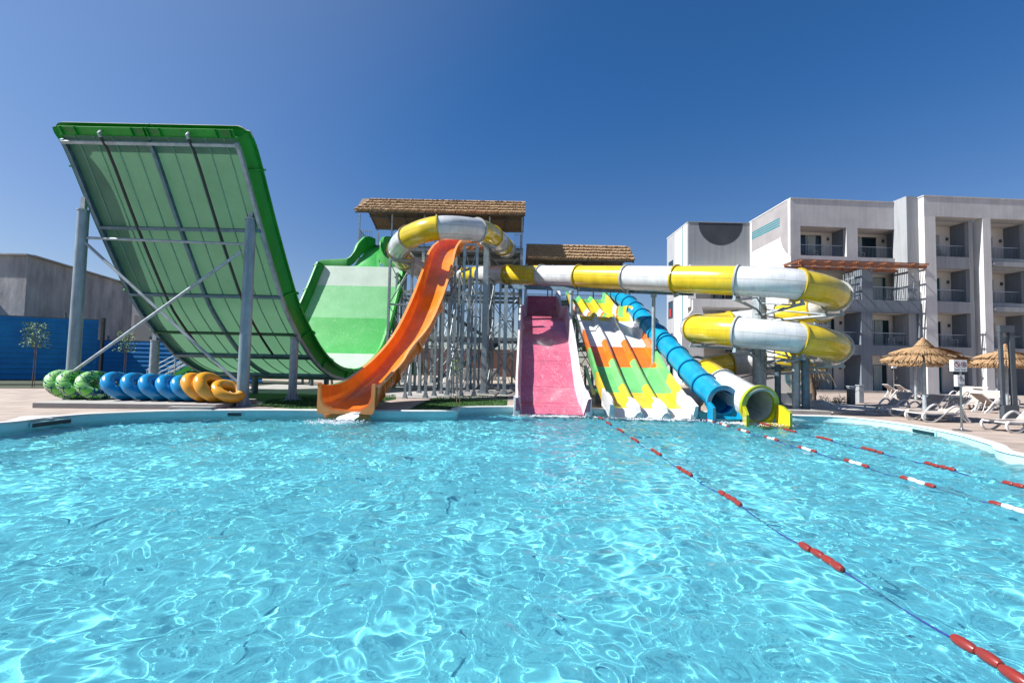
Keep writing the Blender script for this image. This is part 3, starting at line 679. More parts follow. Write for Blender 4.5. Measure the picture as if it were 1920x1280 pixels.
def pole(name, px, Y, top, r0_, r1_, par, mt='galv', bracket=None, baseplate=True, x=None):
    x_ = at(px, 700, Y)[0] if x is None else x
    b = MB(); b.cyl((x_, Y, -.01), (x_, Y, top), r0_, r1_, 20); o = b.build(name, mt, par)
    b = MB(); b.cyl((x_, Y, top), (x_, Y, top + .04), r1_ * 1.15, n=16)
    if bracket: b.box(x_ - .08, x_ + .08, Y - .06, Y + .06, top + .04, top + bracket)
    b.build('bracket', 'galv_light', o)
    if baseplate:
        b = MB(); b.box(x_ - r0_ * 2, x_ + r0_ * 2, Y - r0_ * 2, Y + r0_ * 2, -.01, .03)
        for a in range(4): 
            c, s_ = math.cos(a * math.pi / 2), math.sin(a * math.pi / 2); b.add([(x_ + c * r0_, Y + s_ * r0_, .03), (x_ + c * r0_ * 1.9, Y + s_ * r0_ * 1.9, .03), (x_ + c * r0_, Y + s_ * r0_, .35)], [(0, 1, 2)])
        b.build('base_plate', 'galv_light', o)
    return x_
YL = 16.35
pole('tall_pole', 137, YL, 6.95, .20, .17, root, 'galv_pole', .5); pole('tall_pole', 457, YL, 6.75, .20, .17, root, 'galv_pole', .5)
pole('short_pole', 288, 19.1, 2.35, .17, .16, root, 'galv', .35); pole('short_pole', 550, 19.1, 2.6, .17, .16, root, 'galv', .35)
pL0 = at(152, 695, YL); pL1 = at(160, 455, YL); pR1 = at(460, 475, YL); pR0 = at(452, 722, YL); pL2 = at(164, 446, YL); pR2 = at(462, 458, YL)
for p, q in ((pL0, pR1), (pL1, pR0)):
    b = MB(); p = p - V(0, .25 if p is pL0 else -.0, 0); q = q - V(0, .25 if q is pR1 else 0, 0); b.tube([p, q], .055, 8)
    b.build('brace_rod', 'galv_light', root)
b = MB(); b.tube([pL2, pR2], .05, 8); b.build('brace_rod', 'galv', root)
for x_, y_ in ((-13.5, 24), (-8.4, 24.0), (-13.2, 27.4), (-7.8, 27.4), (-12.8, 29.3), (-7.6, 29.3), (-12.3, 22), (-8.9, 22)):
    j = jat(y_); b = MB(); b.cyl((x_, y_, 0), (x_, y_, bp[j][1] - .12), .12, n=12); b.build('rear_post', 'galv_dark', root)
for s_ in (.08, .35, .65, .92):
    j = jat(28.9); p = bpt(j, s_, -.15); b = MB(); b.beam(p, V(p[0], 31.0, .05), .12, .12); b.build('rear_strut', 'galv', root)
# run-out channel that crosses behind the bottom of the half-pipe
b = MB(); b.sweep([(-22, 31.2, .55), (-6.2, 31.2, .9)], [(-.7, -.1), (.7, -.1), (.7, .75), (.62, .75), (.62, 0), (-.62, 0), (-.62, .75), (-.7, .75)])
r2 = empty('return_flume', (-14, 31.2, 0), 'dark green return flume running low behind the half-pipe slide', 'water slide')
b.build('channel', 'dark_green_gel', r2)
for x_ in (-21, -17.5, -14, -10.5, -7):
    b = MB(); b.box(x_ - .06, x_ + .06, 30.6, 30.72, 0, .6); b.box(x_ - .06, x_ + .06, 31.7, 31.82, 0, .6); b.box(x_ - .05, x_ + .05, 30.6, 31.8, .38, .46); b.build('support', 'galv_dark', r2)

# steel staircase seen through under the half-pipe
st = empty('access_stairs', (-15, 24, 0), 'green mesh stairs with steel handrails behind the blue swim rings', 'stairs')
sx0, sx1 = at(272, 700, 23.5)[0], at(440, 700, 23.5)[0]
for k in range(12):
    z = .30 + k * .17; x_ = sx0 + .9 + k * .29; b = MB(); b.box(x_, x_ + .31, 23.6, 24.9, z, z + .035); b.build('tread', 'green_gel', st)
    b = MB(); b.box(x_ + .30, x_ + .32, 23.6, 24.9, z + .04, z + .168); b.build('riser', 'dark_green_gel', st)
for y_ in (23.5, 25.0):
    p, q = V(sx0 + .6, y_, .20), V(sx0 + 4.3, y_, 2.35); b = MB(); b.beam(p, q, .05, .24); b.build('stringer', 'green_gel', st)
    for h in (1.05, .8, .55, .3): b = MB(); b.tube([p + V(-.5, 0, h - .25), q + V(0, 0, h)], .024, 6); b.build('handrail', 'galv_light', st)
    for f_ in (-.13, .25, .6, 1): c = p + (q - p) * f_; b = MB(); b.cyl(V(c[0], c[1], 0 if f_ < 0 else c[2]), c + V(0, 0, 1.05), .03, n=6); b.build('baluster_post', 'galv_light', st)
for px, py in ((566, 678), (557, 720), (448, 700)): pass

# ------------------------------------------------------------------ open chutes: orange, pink, three lanes
def chute_frame(kn, sub=8): return spline(kn, sub)
ork, oki = spline([(-5.50, 15.3, .09), (-5.52, 15.9, .11), (-5.54, 17.0, .26), (-5.42, 18.3, .66), (-5.08, 19.7, 1.36), (-4.52, 21.0, 2.62), (-4.22, 22.5, 4.2), (-4.08, 24.2, 5.95), (-4.02, 25.8, 7.45), (-3.72, 27.2, 8.45), (-3.1, 28.6, 9.05), (-2.4, 30.2, 9.55), (-2.0, 31.7, 9.85)], 7)
root = empty('orange_slide', (-6.05, 17.5, 0), 'bright orange open slide curving down from the tower and pouring into the pool', 'water slide')
no = len(ork)
def owid(j): f_ = j / (no - 1); return .67 + .16 * max(0, 1 - f_ * 5)
def oh(j):
    f_ = j / (no - 1); return .62 + .22 * max(0, 1 - f_ * 5)
def oprof(j):
    w_, h = owid(j), oh(j)
    return [(-w_, h), (-w_ * .98, h * .5), (-w_ * .85, h * .18), (-w_ * .55, .03), (0, -.02), (w_ * .55, .03), (w_ * .85, h * .18), (w_ * .98, h * .5), (w_, h),
            (w_ + .13, h + .01), (w_ + .13, h - .07), (w_ + .06, h - .07), (w_ + .05, h * .45), (w_ * .93, -.0), (w_ * .6, -.1), (0, -.13), (-w_ * .6, -.1), (-w_ * .93, 0), (-w_ - .05, h * .45), (-w_ - .06, h - .07), (-w_ - .13, h - .07), (-w_ - .13, h + .01)]
b = MB(); b.sweep(ork, oprof, lambda j, i: 0 if i < 8 or 11 <= i <= 18 else 1, True); b.build('chute', ['orange_gel', 'orange_rim'], root, sharp=50)
for j in range(6, no - 2, 9):
    b = MB(); t_ = nrm(ork[j + 1] - ork[j - 1]); sd = nrm(np.cross(t_, V(0, 0, 1))); up = nrm(np.cross(sd, t_)); w_, h = owid(j) + .04, oh(j)
    o2 = [(w_ + .12, h - .06), (w_ + .12, .1), (w_ * .75, -.2), (-w_ * .75, -.2), (-w_ - .12, .1), (-w_ - .12, h - .06), (-w_ - .01, h - .08), (-w_ - .01, .2), (-w_ * .62, -.1), (w_ * .62, -.1), (w_ + .01, .2), (w_ + .01, h - .08)]
    b.sweep([ork[j] - t_ * .025, ork[j] + t_ * .025], o2, side=sd); b.build('joint_flange', 'orange_rim', root)
# outside stiffening ribs on the curve near the pool
b = MB()
b2 = MB()
for j in range(2, 26):
    t_ = nrm(ork[j + 1] - ork[j - 1]); sd = nrm(np.cross(t_, V(0, 0, 1))); up = nrm(np.cross(sd, t_))
    p = ork[j] + t_ * .03
    for sg in (1, -1): (b if sg > 0 else b2).tube([p + sd * sg * (owid(j) + .07) + up * (oh(j) - .1), p + sd * sg * (owid(j) + .06) + up * .3, p + sd * sg * owid(j) * .9 + up * -.02], .022, 5)
b.build('side_ribs', 'orange_rim', root); b2.build('side_ribs', 'orange_rim', root)
w_, h = owid(0) + .02, oh(0)      # flared flange round the mouth
o2 = [(w_ + .11, h + .03), (w_ + .11, .0), (w_ + .05, -.16), (-w_ - .05, -.16), (-w_ - .11, .0), (-w_ - .11, h + .03), (-w_ - .01, h + .03), (-w_ - .01, .3), (-w_ * .85, .1), (-w_ * .5, -.04), (w_ * .5, -.04), (w_ * .85, .1), (w_ + .01, .3), (w_ + .01, h + .03)]
b = MB(); b.sweep([ork[0] + V(0, -.035, 0), ork[0] + V(0, .035, 0)], o2, side=(1, 0, 0)); b.build('mouth_flange', 'orange_rim', root)
b = MB(); b.box(-6.25, -4.75, 15.38, 15.5, -.6, -.10); b.build('mouth_skirt', 'orange_gel', root, .01)

def straight_slide(name, label, kn, prof, mats, mf, sub=7):
    P_, ki = spline(kn, sub); root = empty(name, (P_[0][0], P_[0][1], 0), label, 'water slide'); b = MB()
    b.sweep(P_, (lambda j: prof(j, len(P_), P_[j])), lambda j, i: mf(j, i, P_[j]), True, side=(1, 0, 0)); b.build('chute', mats, root, sharp=30); return root, P_
# pink
pk = [(1.6, 17.45, -.17), (1.6, 17.75, -.05), (1.6, 18.05, .06), (1.6, 18.45, .11), (1.6, 19.0, .26), (1.62, 20.3, .84), (1.66, 21.5, 1.65), (1.7, 22.8, 2.55), (1.77, 25.2, 3.85), (1.8, 26.2, 4.3), (1.85, 27.0, 4.55), (1.88, 28.6, 4.75), (1.95, 30.0, 5.4), (2.0, 31.4, 6.35), (2.0, 32.0, 6.5)]
def pprof(j, n, p):
    f_ = max(0, min(1, (p[1] - 27.2) / 1.2)); w_ = 1.18 - .22 * f_; h = .62; k = .12
    return [(-w_, .0), (w_, .0), (w_ + k * .5, h * .5), (w_ + k, h), (w_ + k + .03, h + .05), (w_ + k + .12, h + .05), (w_ + k + .12, h - .05), (w_ + k + .12, -.2), (w_ + k, -.2), (w_ + .02, -.12), (-w_ - .02, -.12), (-w_ - k, -.2), (-w_ - k - .12, -.2), (-w_ - k - .12, h - .05), (-w_ - k - .12, h + .05), (-w_ - k - .03, h + .05), (-w_ - k, h), (-w_ - k * .5, h * .5)]
root, PP = straight_slide('pink_slide', 'wide straight pink slide with white side walls in the middle of the row', pk, pprof, ['pink_gel', 'white_gel', 'pink_bounce_gel'], lambda j, i, p: 0 if i == 0 or i == 9 else (2 if i in (1, 2, 16, 17) else 1))  # inner wall faces: white with the bed's pink bounce painted in
for j in range(14, len(PP) - 3, 10):
    p = PP[j]; b = MB(); b.tube([p + V(-1.17, 0, .0), p + V(0, .0, .002), p + V(1.17, 0, .0)], .012, 5); b.build('joint_seam', 'pink_gel', root)
for sg in (-1, 1):
    b = MB(); b.box(1.6 + sg * 1.37 - .12, 1.6 + sg * 1.37 + .12, 17.40, 17.56, -.5, .5); b.build('mouth_post', 'white_gel', root, .015)
b = MB(); b.box(.3, 2.9, 17.48, 17.7, -.6, -.3); b.build('mouth_skirt', 'pink_gel', root)
# three lanes
lk = [(5.33, 17.15, -.2), (5.33, 17.5, -.06), (5.33, 17.85, .07), (5.33, 18.25, .13), (5.33, 18.75, .32), (5.33, 20.3, 1.04), (5.33, 22.2, 2.1), (5.32, 23.9, 3.05), (5.31, 25.6, 3.85), (5.3, 26.15, 4.3), (5.28, 26.5, 4.55), (5.24, 27.6, 4.65), (5.2, 29.0, 5.05), (5.15, 31.2, 6.0), (5.1, 32.2, 6.4)]
def lprof(j, n, p):
    f_ = max(0, min(1, (p[1] - 26.5) / 1.2)); W_ = 1.52 - .27 * f_; L = W_ * 2 / 3; r_ = .13; rh = .24; h = .52 + (.16 if 26.3 < p[1] < 28 else 0)
    pts = [(-W_, h), (-W_ + .03, .1), (-W_ + .1, 0)]
    for k in (1, 2):
        c = -W_ + L * k; pts += [(c - r_ * 1.5, 0), (c - r_ * .8, rh * .75), (c, rh), (c + r_ * .8, rh * .75), (c + r_ * 1.5, 0)]
    pts += [(W_ - .1, 0), (W_ - .03, .1), (W_, h), (W_ + .12, h + .01), (W_ + .12, h - .4), (W_ + .07, -.1), (-W_ - .07, -.1), (-W_ - .12, h - .4), (-W_ - .12, h + .01)]
    return pts
# material index: 0 white 1 yellow 2 green 3 orange
bands = [(-9, 17.95, 0), (17.95, 19.3, 1), (19.3, 21.35, 2), (21.35, 23.15, 3), (23.15, 26.1, 0), (26.1, 26.9, 1), (26.9, 27.6, 2), (27.6, 28.1, 3), (28.1, 29.0, 0), (29.0, 31.1, 1), (31.1, 40, 2)]
def lmat(j, i, p):
    ridge = i in (3, 4, 5, 6, 8, 9, 10, 11); side_ = i in (0, 1, 13, 14) or i >= 15
    y = p[1] - (.42 if ridge else (.8 if side_ and i not in (1, 13) else 0)) * (1 if p[1] < 25.8 else .3)
    for a, c, k in bands:
        if a <= y < c: return k
    return 0
P_, _ = spline(lk, 22)
root = empty('three_lane_slide', (5.33, 17.2, 0), 'three-lane racing slide banded yellow, green, orange and white', 'water slide')
b = MB(); b.sweep(P_, lambda j: lprof(j, len(P_), P_[j]), lambda j, i: lmat(j, i, P_[j]), True, side=(1, 0, 0)); b.build('chute', ['lane_white', 'lane_yellow', 'lane_green', 'lane_orange'], root, sharp=30)
for k in range(4):      # rounded white noses that end the dividers and walls
    c = 5.33 - 1.52 + 3.04 / 3 * k; h = .55 if k in (0, 3) else .33; wd_ = .09
    pts = [(17.1, -.45), (17.1, -.05), (17.25, h * .6), (17.6, h), (18.2, h + .12), (18.6, h + .15), (18.6, .0), (18.0, -.3)]
    b = MB(); vs = [(c - wd_, y, z) for y, z in pts] + [(c + wd_, y, z) for y, z in pts]; n = len(pts)
    fs = [(i, (i + 1) % n, n + (i + 1) % n, n + i) for i in range(n)]
    for tri in tessellate_polygon([[Vector((y, z, 0)) for y, z in pts]]): fs.append(tuple(tri)); fs.append(tuple(n + q for q in tri))
    b.add(vs, fs); b.build('divider_nose', 'lane_white', root, .03)
for j in range(60, len(P_) - 60, 44):
    b = MB(); p = P_[j]; b.box(5.33 - 1.72, 5.33 + 1.72, p[1] - .04, p[1] + .04, p[2] - .35, p[2] - .12); b.build('cross_rib', 'lane_green', root)

# ------------------------------------------------------------------ tube slides
def tube_slide(root, P_, cuts, colors, r, flange=.07, n=28, fl_mats=None):
    for k in range(len(cuts) - 1):
        seg = P_[cuts[k]:cuts[k + 1] + 1]; b = MB()
        L = np.concatenate([[0], np.cumsum(np.linalg.norm(np.diff(seg, axis=0), axis=1))]); vs = []; up = None
        for i in range(len(seg)):
            gi = cuts[k] + i; t = nrm(P_[min(gi + 1, len(P_) - 1)] - P_[max(gi - 1, 0)]); a = nrm(np.cross(t, V(0, 0, 1))); u_ = np.cross(a, t)
            for j in range(n): an = 2 * math.pi * j / n; vs.append(seg[i] + r * (math.cos(an) * a + math.sin(an) * u_))
        fs = []; uv = []
        for i in range(len(seg) - 1):
            for j in range(n):
                fs.append((i * n + j, i * n + (j + 1) % n, (i + 1) * n + (j + 1) % n, (i + 1) * n + j)); uv.append([(L[i], j / n), (L[i], (j + 1) / n), (L[i + 1], (j + 1) / n), (L[i + 1], j / n)])
        b.add(vs, fs, 0, True, uv); o = b.build('tube_section', colors[k], root)
        ring(P_, cuts[k], r, flange, o, (fl_mats or colors)[k])
    ring(P_, cuts[-1], r, flange, o, (fl_mats or colors)[-1])
def ring(P_, gi, r, fl, parent, mt, th=.035):
    t = nrm(P_[min(gi + 1, len(P_) - 1)] - P_[max(gi - 1, 0)]); a = nrm(np.cross(t, V(0, 0, 1))); u_ = np.cross(a, t); n = 32; vs = []
    for rr, d in ((r - .01, -th), (r + fl, -th), (r + fl, th), (r - .01, th)):
        for j in range(n): an = 2 * math.pi * j / n; vs.append(P_[gi] + t * d + rr * (math.cos(an) * a + math.sin(an) * u_))
    b = MB(); b.add(vs, [(i * n + j, i * n + (j + 1) % n, ((i + 1) % 4) * n + (j + 1) % n, ((i + 1) % 4) * n + j) for i in range(4) for j in range(n)], 0, True)
    b.build('flange', mt, parent, sharp=30)
TR = .60
CX, CY, CR = 11.15, 20.5, 2.8
kn = [(-.5, 31.6, 9.75), (-.75, 30.3, 9.6), (-.95, 28.6, 9.42), (-1.3, 26.4, 9.15), (-2.0, 24.1, 8.82), (-3.86, 22.8, 8.5), (-5.6, 24.0, 8.33), (-6.75, 26.3, 8.2), (-6.95, 28.7, 8.1), (-6.3, 31.2, 8.0), (-5.0, 32.5, 7.95), (-3.5, 32.2, 7.85), (-2.2, 31.1, 7.75), (-.3, 29.0, 7.4)]
colr = ['tube_white', 'tube_yellow', 'tube_white', 'tube_yellow', 'tube_white', 'tube_yellow', 'tube_white', 'tube_yellow', 'tube_white', 'tube_yellow', 'tube_white', 'tube_yellow', 'tube_white']
for t_ in (.21, .41, .625, .81): kn.append((-.3 + 9.5 * t_, 29 - 10.5 * t_, 7.4 - 2.1 * t_))
colr += ['tube_yellow', 'tube_white', 'tube_yellow', 'tube_white', 'tube_yellow']
ang = -135; zz = 5.3
while True:
    a = math.radians(ang); kn.append((CX + CR * math.cos(a), CY + CR * math.sin(a), zz))
    if ang >= -135 + 360 + 315: break
    colr.append(['tube_white', 'tube_yellow'][((ang + 135) // 45) % 2]); ang += 45; zz -= .2625
colr.append('tube_white'); kn.append((8.42, 19.0, 1.22)); colr.append('tube_yellow'); kn.append((8.62, 17.9, .82)); colr.append('tube_white'); kn.append((8.86, 16.35, .40))
# straight run joint positions fall where the photograph shows them: three last sections of the exit
kn[-3] = (8.37, 19.55, 1.42); kn[-2] = (8.50, 18.45, 1.05)
P_, ki = spline(kn, 9)
root = empty('spiral_tube_slide', (11.15, 20.5, 0), 'long yellow and white enclosed tube slide crossing the row and spiralling round a steel column', 'water slide')
tube_slide(root, P_, ki, colr, TR)
# exit bell, liner and wings of the yellow tube
E0, Et = P_[-1], nrm(P_[-1] - P_[-6]); Et = nrm(V(Et[0], Et[1], Et[2] * .4)); Ea = nrm(np.cross(Et, V(0, 0, 1))); Eu = np.cross(Ea, Et)
def bell(root, E0, Et, prof, mt, n=32, nm='exit_ring'):
    Ea = nrm(np.cross(Et, V(0, 0, 1))); Eu = np.cross(Ea, Et); b = MB(); vs = []
    for d, rr in prof:
        for j in range(n): an = 2 * math.pi * j / n; vs.append(E0 + Et * d + rr * (math.cos(an) * Ea + math.sin(an) * Eu))
    k = len(prof); b.add(vs, [(i * n + j, i * n + (j + 1) % n, ((i + 1) % k) * n + (j + 1) % n, ((i + 1) % k) * n + j) for i in range(k) for j in range(n)], 0, True)
    return b.build(nm, mt, root, sharp=30)
bell(root, E0, Et, [(-.02, .60), (-.02, .76), (.10, .76), (.10, .57), (.0, .55)], 'exit_lime')
bell(root, E0, Et, [(.06, .565), (-1.0, .56), (-1.0, .565), (.06, .575)], 'tube_inside', nm='liner')
def wing(root, E0, Et, side, ln, h0, h1, off, mt, mt2, nm='exit_wing', low=-.75, flare=.0):
    Ea = nrm(np.cross(Et, V(0, 0, 1))); b = MB(); o = E0 + Ea * side * off + Et * .1
    pts = [(0, low), (0, h0), (ln * .45, h0 - .02), (ln, h1), (ln, low)]
    th = .10 * side; vs = [o + Et * d + V(0, 0, z) + Ea * side * flare * d for d, z in pts] + [o + Et * d + V(0, 0, z) + Ea * (th + side * flare * d) for d, z in pts]; n = len(pts)
    fs = [(i, (i + 1) % n, n + (i + 1) % n, n + i) for i in range(n)]; ms = [0, 1, 1, 1, 0]
    for tri in tessellate_polygon([[Vector((p[0], p[1], 0)) for p in pts]]): fs += [tuple(tri), tuple(n + q for q in tri)]; ms += [0, 0]
    b.add(vs, fs, ms); return b.build(nm, [mt, mt2], root, .01)
wing(root, E0, Et, -1, .75, .10, -.05, .62, 'exit_yellow', 'exit_lime', flare=-.12)
wing(root, E0, Et, 1, .75, .02, -.12, .62, 'exit_yellow', 'exit_lime', flare=.55)
b = MB(); b.frame_box(E0 + Et * .08 - Ea * .62 - V(0, 0, .76), Ea * 1.24, Et * .8, V(0, 0, .2)); b.build('exit_floor', 'exit_yellow', root)
# steel column with arms carrying the rings
b = MB(); b.cyl((CX, CY, -.01), (CX, CY, 5.3), .28, .27, 24); col = b.build('column', 'galv_light', root)
b = MB(); b.cyl((CX, CY, 0), (CX, CY, .05), .5, n=20); b.build('base_plate', 'galv', col)
ang = -135; zz = 5.3
for k in range(14):
    a = math.radians(ang); z = zz - .68
    if ang % 90 in (45, 0) and z > .5 and k % 1 == 0:
        c = V(CX, CY, z - .25); d = V(math.cos(a), math.sin(a), 0); e_ = V(CX + CR * math.cos(a), CY + CR * math.sin(a), z)
        b = MB(); b.tube([c + d * .2, e_ - V(0, 0, .12)], .05, 8); b.tube([c + d * .2 - V(0, 0, .0), e_ - d * .9 - V(0, 0, .12)], .04, 6); b.tube([c + d * .2 + V(0, 0, .55), e_ - d * .15 - V(0, 0, .1)], .035, 6)
        tt = V(-d[1], d[0], 0); b.frame_box(e_ - d * .35 - tt * .06 - V(0, 0, .16), d * .7, tt * .12, V(0, 0, .1)); b.frame_box(e_ - d * .3 - tt * .05 - V(0, 0, .1), d * .08, tt * .1, V(0, 0, .16)); b.frame_box(e_ + d * .22 - tt * .05 - V(0, 0, .1), d * .08, tt * .1, V(0, 0, .16))
        b.frame_box(c + d * .18 - tt * .1 - V(0, 0, .2), d * .12, tt * .2, V(0, 0, .9)); b.build('support_arm', 'galv', root)
    ang += 45; zz -= .2625

# blue tube
kb = [(6.98, 31.6, 6.95), (7.05, 29.6, 6.2), (7.18, 27.6, 5.4), (7.24, 25.6, 4.55), (7.33, 23.6, 3.62), (7.42, 21.8, 2.78), (7.52, 20.2, 2.0), (7.62, 18.8, 1.32), (7.72, 17.7, .82), (7.8, 16.95, .5)]
# joints about 1.4 m apart
dense, _ = spline(kb, 12); Ld = np.concatenate([[0], np.cumsum(np.linalg.norm(np.diff(dense, axis=0), axis=1))]); nseg = 12
kb2 = [tuple(np.array([np.interp(Ld[-1] * i / nseg, Ld, dense[:, c]) for c in range(3)])) for i in range(nseg + 1)]
P_, ki = spline(kb2, 5)
root = empty('blue_tube_slide', (7.8, 17, 0), 'narrow blue enclosed tube slide with dark blue joint rings', 'water slide')
tube_slide(root, P_, ki, ['blue_gel'] * nseg, .47, .06, fl_mats=['blue_flange'] * nseg)
E0 = P_[-1]; Et = nrm(P_[-1] - P_[-4]); Et = nrm(V(Et[0], Et[1], Et[2] * .35))
bell(root, E0, Et, [(-.05, .48), (-.02, .60), (.12, .62), (.12, .44), (.0, .44)], 'blue_gel')
bell(root, E0, Et, [(.08, .445), (-.35, .435), (-.35, .44), (.08, .455)], 'blue_inside', nm='liner')
wing(root, E0, Et, 1, .45, .0, -.12, .50, 'blue_gel', 'blue_gel', flare=.1); wing(root, E0, Et, -1, .45, .0, -.12, .50, 'blue_gel', 'blue_gel', flare=.1)
b = MB(); Ea = nrm(np.cross(Et, V(0, 0, 1))); b.frame_box(E0 + Et * .08 - Ea * .5 - V(0, 0, .68), Ea * 1.0, Et * .45, V(0, 0, .16)); b.build('exit_floor', 'blue_gel', root)

# ------------------------------------------------------------------ supports standing between the slides
def frame(posts, tops, label, brace=True, w_=.13, cap=True, mt='galv', loc=None, level=None):
    """posts: list of (x,y); a steel support of H-section posts, cap beams, and thin cross rods"""
    x0 = sum(p[0] for p in posts) / len(posts); y0 = sum(p[1] for p in posts) / len(posts)
    e = empty('support_frame', (x0, y0, 0), label, 'steel support', 'galvanised supports under the slides')
    for (x, y), z in zip(posts, tops):
        b = MB(); b.hbeam((x, y, .02), (x, y, z), w_); o = b.build('post', mt, e)
        b = MB(); b.box(x - w_, x + w_, y - w_, y + w_, -.0, .03)
        for sx in (-1, 1): b.add([(x + sx * w_ * .5, y, .03), (x + sx * w_ * 1.2, y, .03), (x + sx * w_ * .5, y, .3)], [(0, 1, 2)])
        b.build('base_plate', 'galv_light', o)
    n = len(posts); prs = [(i, (i + 1) % n) for i in range(n if n > 2 else n - 1)]
    for i, k in prs:
        p, q = posts[i], posts[k]; zt = min(tops[i], tops[k])
        if cap: b = MB(); b.beam((p[0], p[1], tops[i] + .06), (q[0], q[1], tops[k] + .06), .13, .12); b.build('cap_beam', mt, e)
        if brace:
            b = MB(); lv = level or 2.3; m_ = max(1, int(round(zt / lv)))
            for s_ in range(m_):
                za, zb = .2 + (zt - .3) * s_ / m_, .2 + (zt - .3) * (s_ + 1) / m_
                b = MB(); b.tube([(p[0], p[1], za), (q[0], q[1], zb)], .02, 5, cap=False); b.build('brace_rod', 'galv_light', e); b = MB(); b.tube([(q[0], q[1], za), (p[0], p[1], zb)], .02, 5, cap=False); b.build('brace_rod', 'galv_light', e)
                if s_: b = MB(); b.beam((p[0], p[1], za), (q[0], q[1], za), .06, .08); b.build('cross_bar', 'galv', e)
    return e
def fx(px, Y): return at(px, 600, Y)[0]
frame([(fx(868, 23.3), 23.3), (fx(892, 23.3), 23.3)], [7.75, 7.75], 'slim two-post portal under the white middle of the tube loop')
frame([(fx(728, 26.2), 26.2), (fx(770, 26.2), 26.2), (fx(770, 27.4), 27.4)], [7.55, 7.5, 7.5], 'three-post lattice frame under the left bend of the tube loop')
e = frame([(fx(909, 25.8), 25.8)], [8.4], 'thickest single H-column right of the orange slide', brace=False, w_=.30, cap=False)
b = MB(); b.beam((fx(900, 25.8), 25.3, 8.45), (fx(925, 25.8), 26.3, 8.45), .2, .14); b.build('cap_beam', 'galv', e)
frame([(fx(802, 21.6), 21.6)], [2.55], 'short post with red-brown bracket below the middle of the orange slide', brace=False, cap=False)
frame([(fx(818, 23.0), 23.0)], [4.4], 'medium single post below the upper middle of the orange slide', brace=False, cap=False)
frame([(fx(845, 25.2), 25.2)], [6.5], 'tall single post close behind the upper orange slide', brace=False, cap=False)
frame([(fx(773, 22.6), 22.6), (fx(764, 21.2), 21.2)], [3.2, 2.0], 'low pair of posts under the lower orange slide', w_=.11)
frame([(fx(831, 24.5), 24.5), (fx(851, 26.2), 26.2)], [5.6, 7.2], 'braced pair of posts under the steep part of the orange slide')
frame([(fx(937, 28), 28.0), (fx(962, 29.2), 29.2)], [6.6, 6.6], 'braced pair of posts below the yellow joint left of the pink slide')
frame([(fx(948, 24.8), 24.8)], [6.0], 'single pale column standing just left of the pink slide', brace=False, w_=.2, cap=False)
frame([(fx(842, 23.6), 23.6), (fx(853, 25.0), 25.0)], [5.0, 6.0], 'close braced pair left of the portal under the tube loop')
frame([(fx(915, 28.0), 28.0), (fx(925, 29.5), 29.5)], [6.9, 6.9], 'braced pair just behind the thickest H-column')
frame([(fx(790, 24.8), 24.8), (fx(781, 27.0), 27.0)], [4.9, 6.0], 'braced pair left of the steep part of the orange slide')
frame([(fx(880, 26.6), 26.6), (fx(860, 27.8), 27.8)], [7.2, 7.2], 'braced pair behind the slim portal')
frame([(fx(742, 28.6), 28.6), (fx(752, 30.4), 30.4)], [7.2, 7.2], 'rear braced pair behind the left tube bend')
frame([(fx(800, 30.0), 30.0), (fx(826, 30.0), 30.0)], [7.9, 8.5], 'tall braced pair under the start of the orange slide')
frame([(fx(878, 28.6), 28.6), (fx(900, 29.6), 29.6), (fx(885, 30.4), 30.4)], [7.0, 7.0, 7.0], 'three-post frame under the straight tube behind the portal')
# the long walkway beam under the straight tube, carried by two round posts
e = empty('tube_beam', (4, 24, 0), 'long grey beam under the straight yellow and white tube on two round posts', 'steel support')
bA = V(*at(938, 537, 28.4)); bB = V(*at(1300, 550, 20.6)); b = MB(); b.beam(bA, bB, .14, .22); b.build('beam', 'steel_blue', e)
for px in (1070.5, 1225.5):
    f_ = [(px - 938) / (1300 - 938)][0]; best = min(np.linspace(0, 1, 400), key=lambda u_: abs(960 + F * (bA + (bB - bA) * u_)[0] / (bA + (bB - bA) * u_)[1] - px)); p = bA + (bB - bA) * best
    b = MB(); b.cyl((p[0], p[1], -.3), (p[0], p[1], p[2] - .15), .085, n=14); b.cyl((p[0], p[1], p[2] - .25), (p[0], p[1], p[2] - .11), .14, n=14); b.build('round_post', 'galv', e)
for t_ in (.0, .21, .41, .625, .81):
    c = V(-.3 + 9.5 * t_, 29 - 10.5 * t_, 7.4 - 2.1 * t_ - .68); b = MB(); b.box(c[0] - .05, c[0] + .05, c[1] - .2, c[1] + .2, c[2] - .12, c[2] + .06); b.build('saddle', 'galv', e)
# supports in front of lanes / pink / blue tube
frame([(3.25, 21.5), (3.25, 24.0), (3.25, 26.5)], [1.2, 2.6, 4.0], 'row of posts standing between the pink slide and the three-lane slide', w_=.12)
frame([(3.55, 19.6), (3.55, 21.9)], [.35, 1.6], 'short row of posts beneath the left wall of the three-lane slide', w_=.1)
frame([(3.6, 28.5), (6.6, 28.5), (6.6, 30.6), (3.6, 30.6)], [4.3, 4.3, 5.2, 5.2], 'four-post frame under the upper three-lane slide')
frame([(1.0, 23.5), (2.4, 23.5)], [2.6, 2.6], 'two-post frame hidden under the middle of the pink slide')
frame([(1.1, 28.2), (2.6, 28.2)], [4.3, 4.3], 'two-post frame under the upper shelf of the pink slide')
frame([(7.2, 22.8), (8.0, 22.8)], [2.5, 2.5], 'two-post frame below the middle of the blue tube', w_=.11)
frame([(6.9, 27.0), (7.6, 27.0)], [4.4, 4.4], 'two-post frame below the upper blue tube', w_=.11)
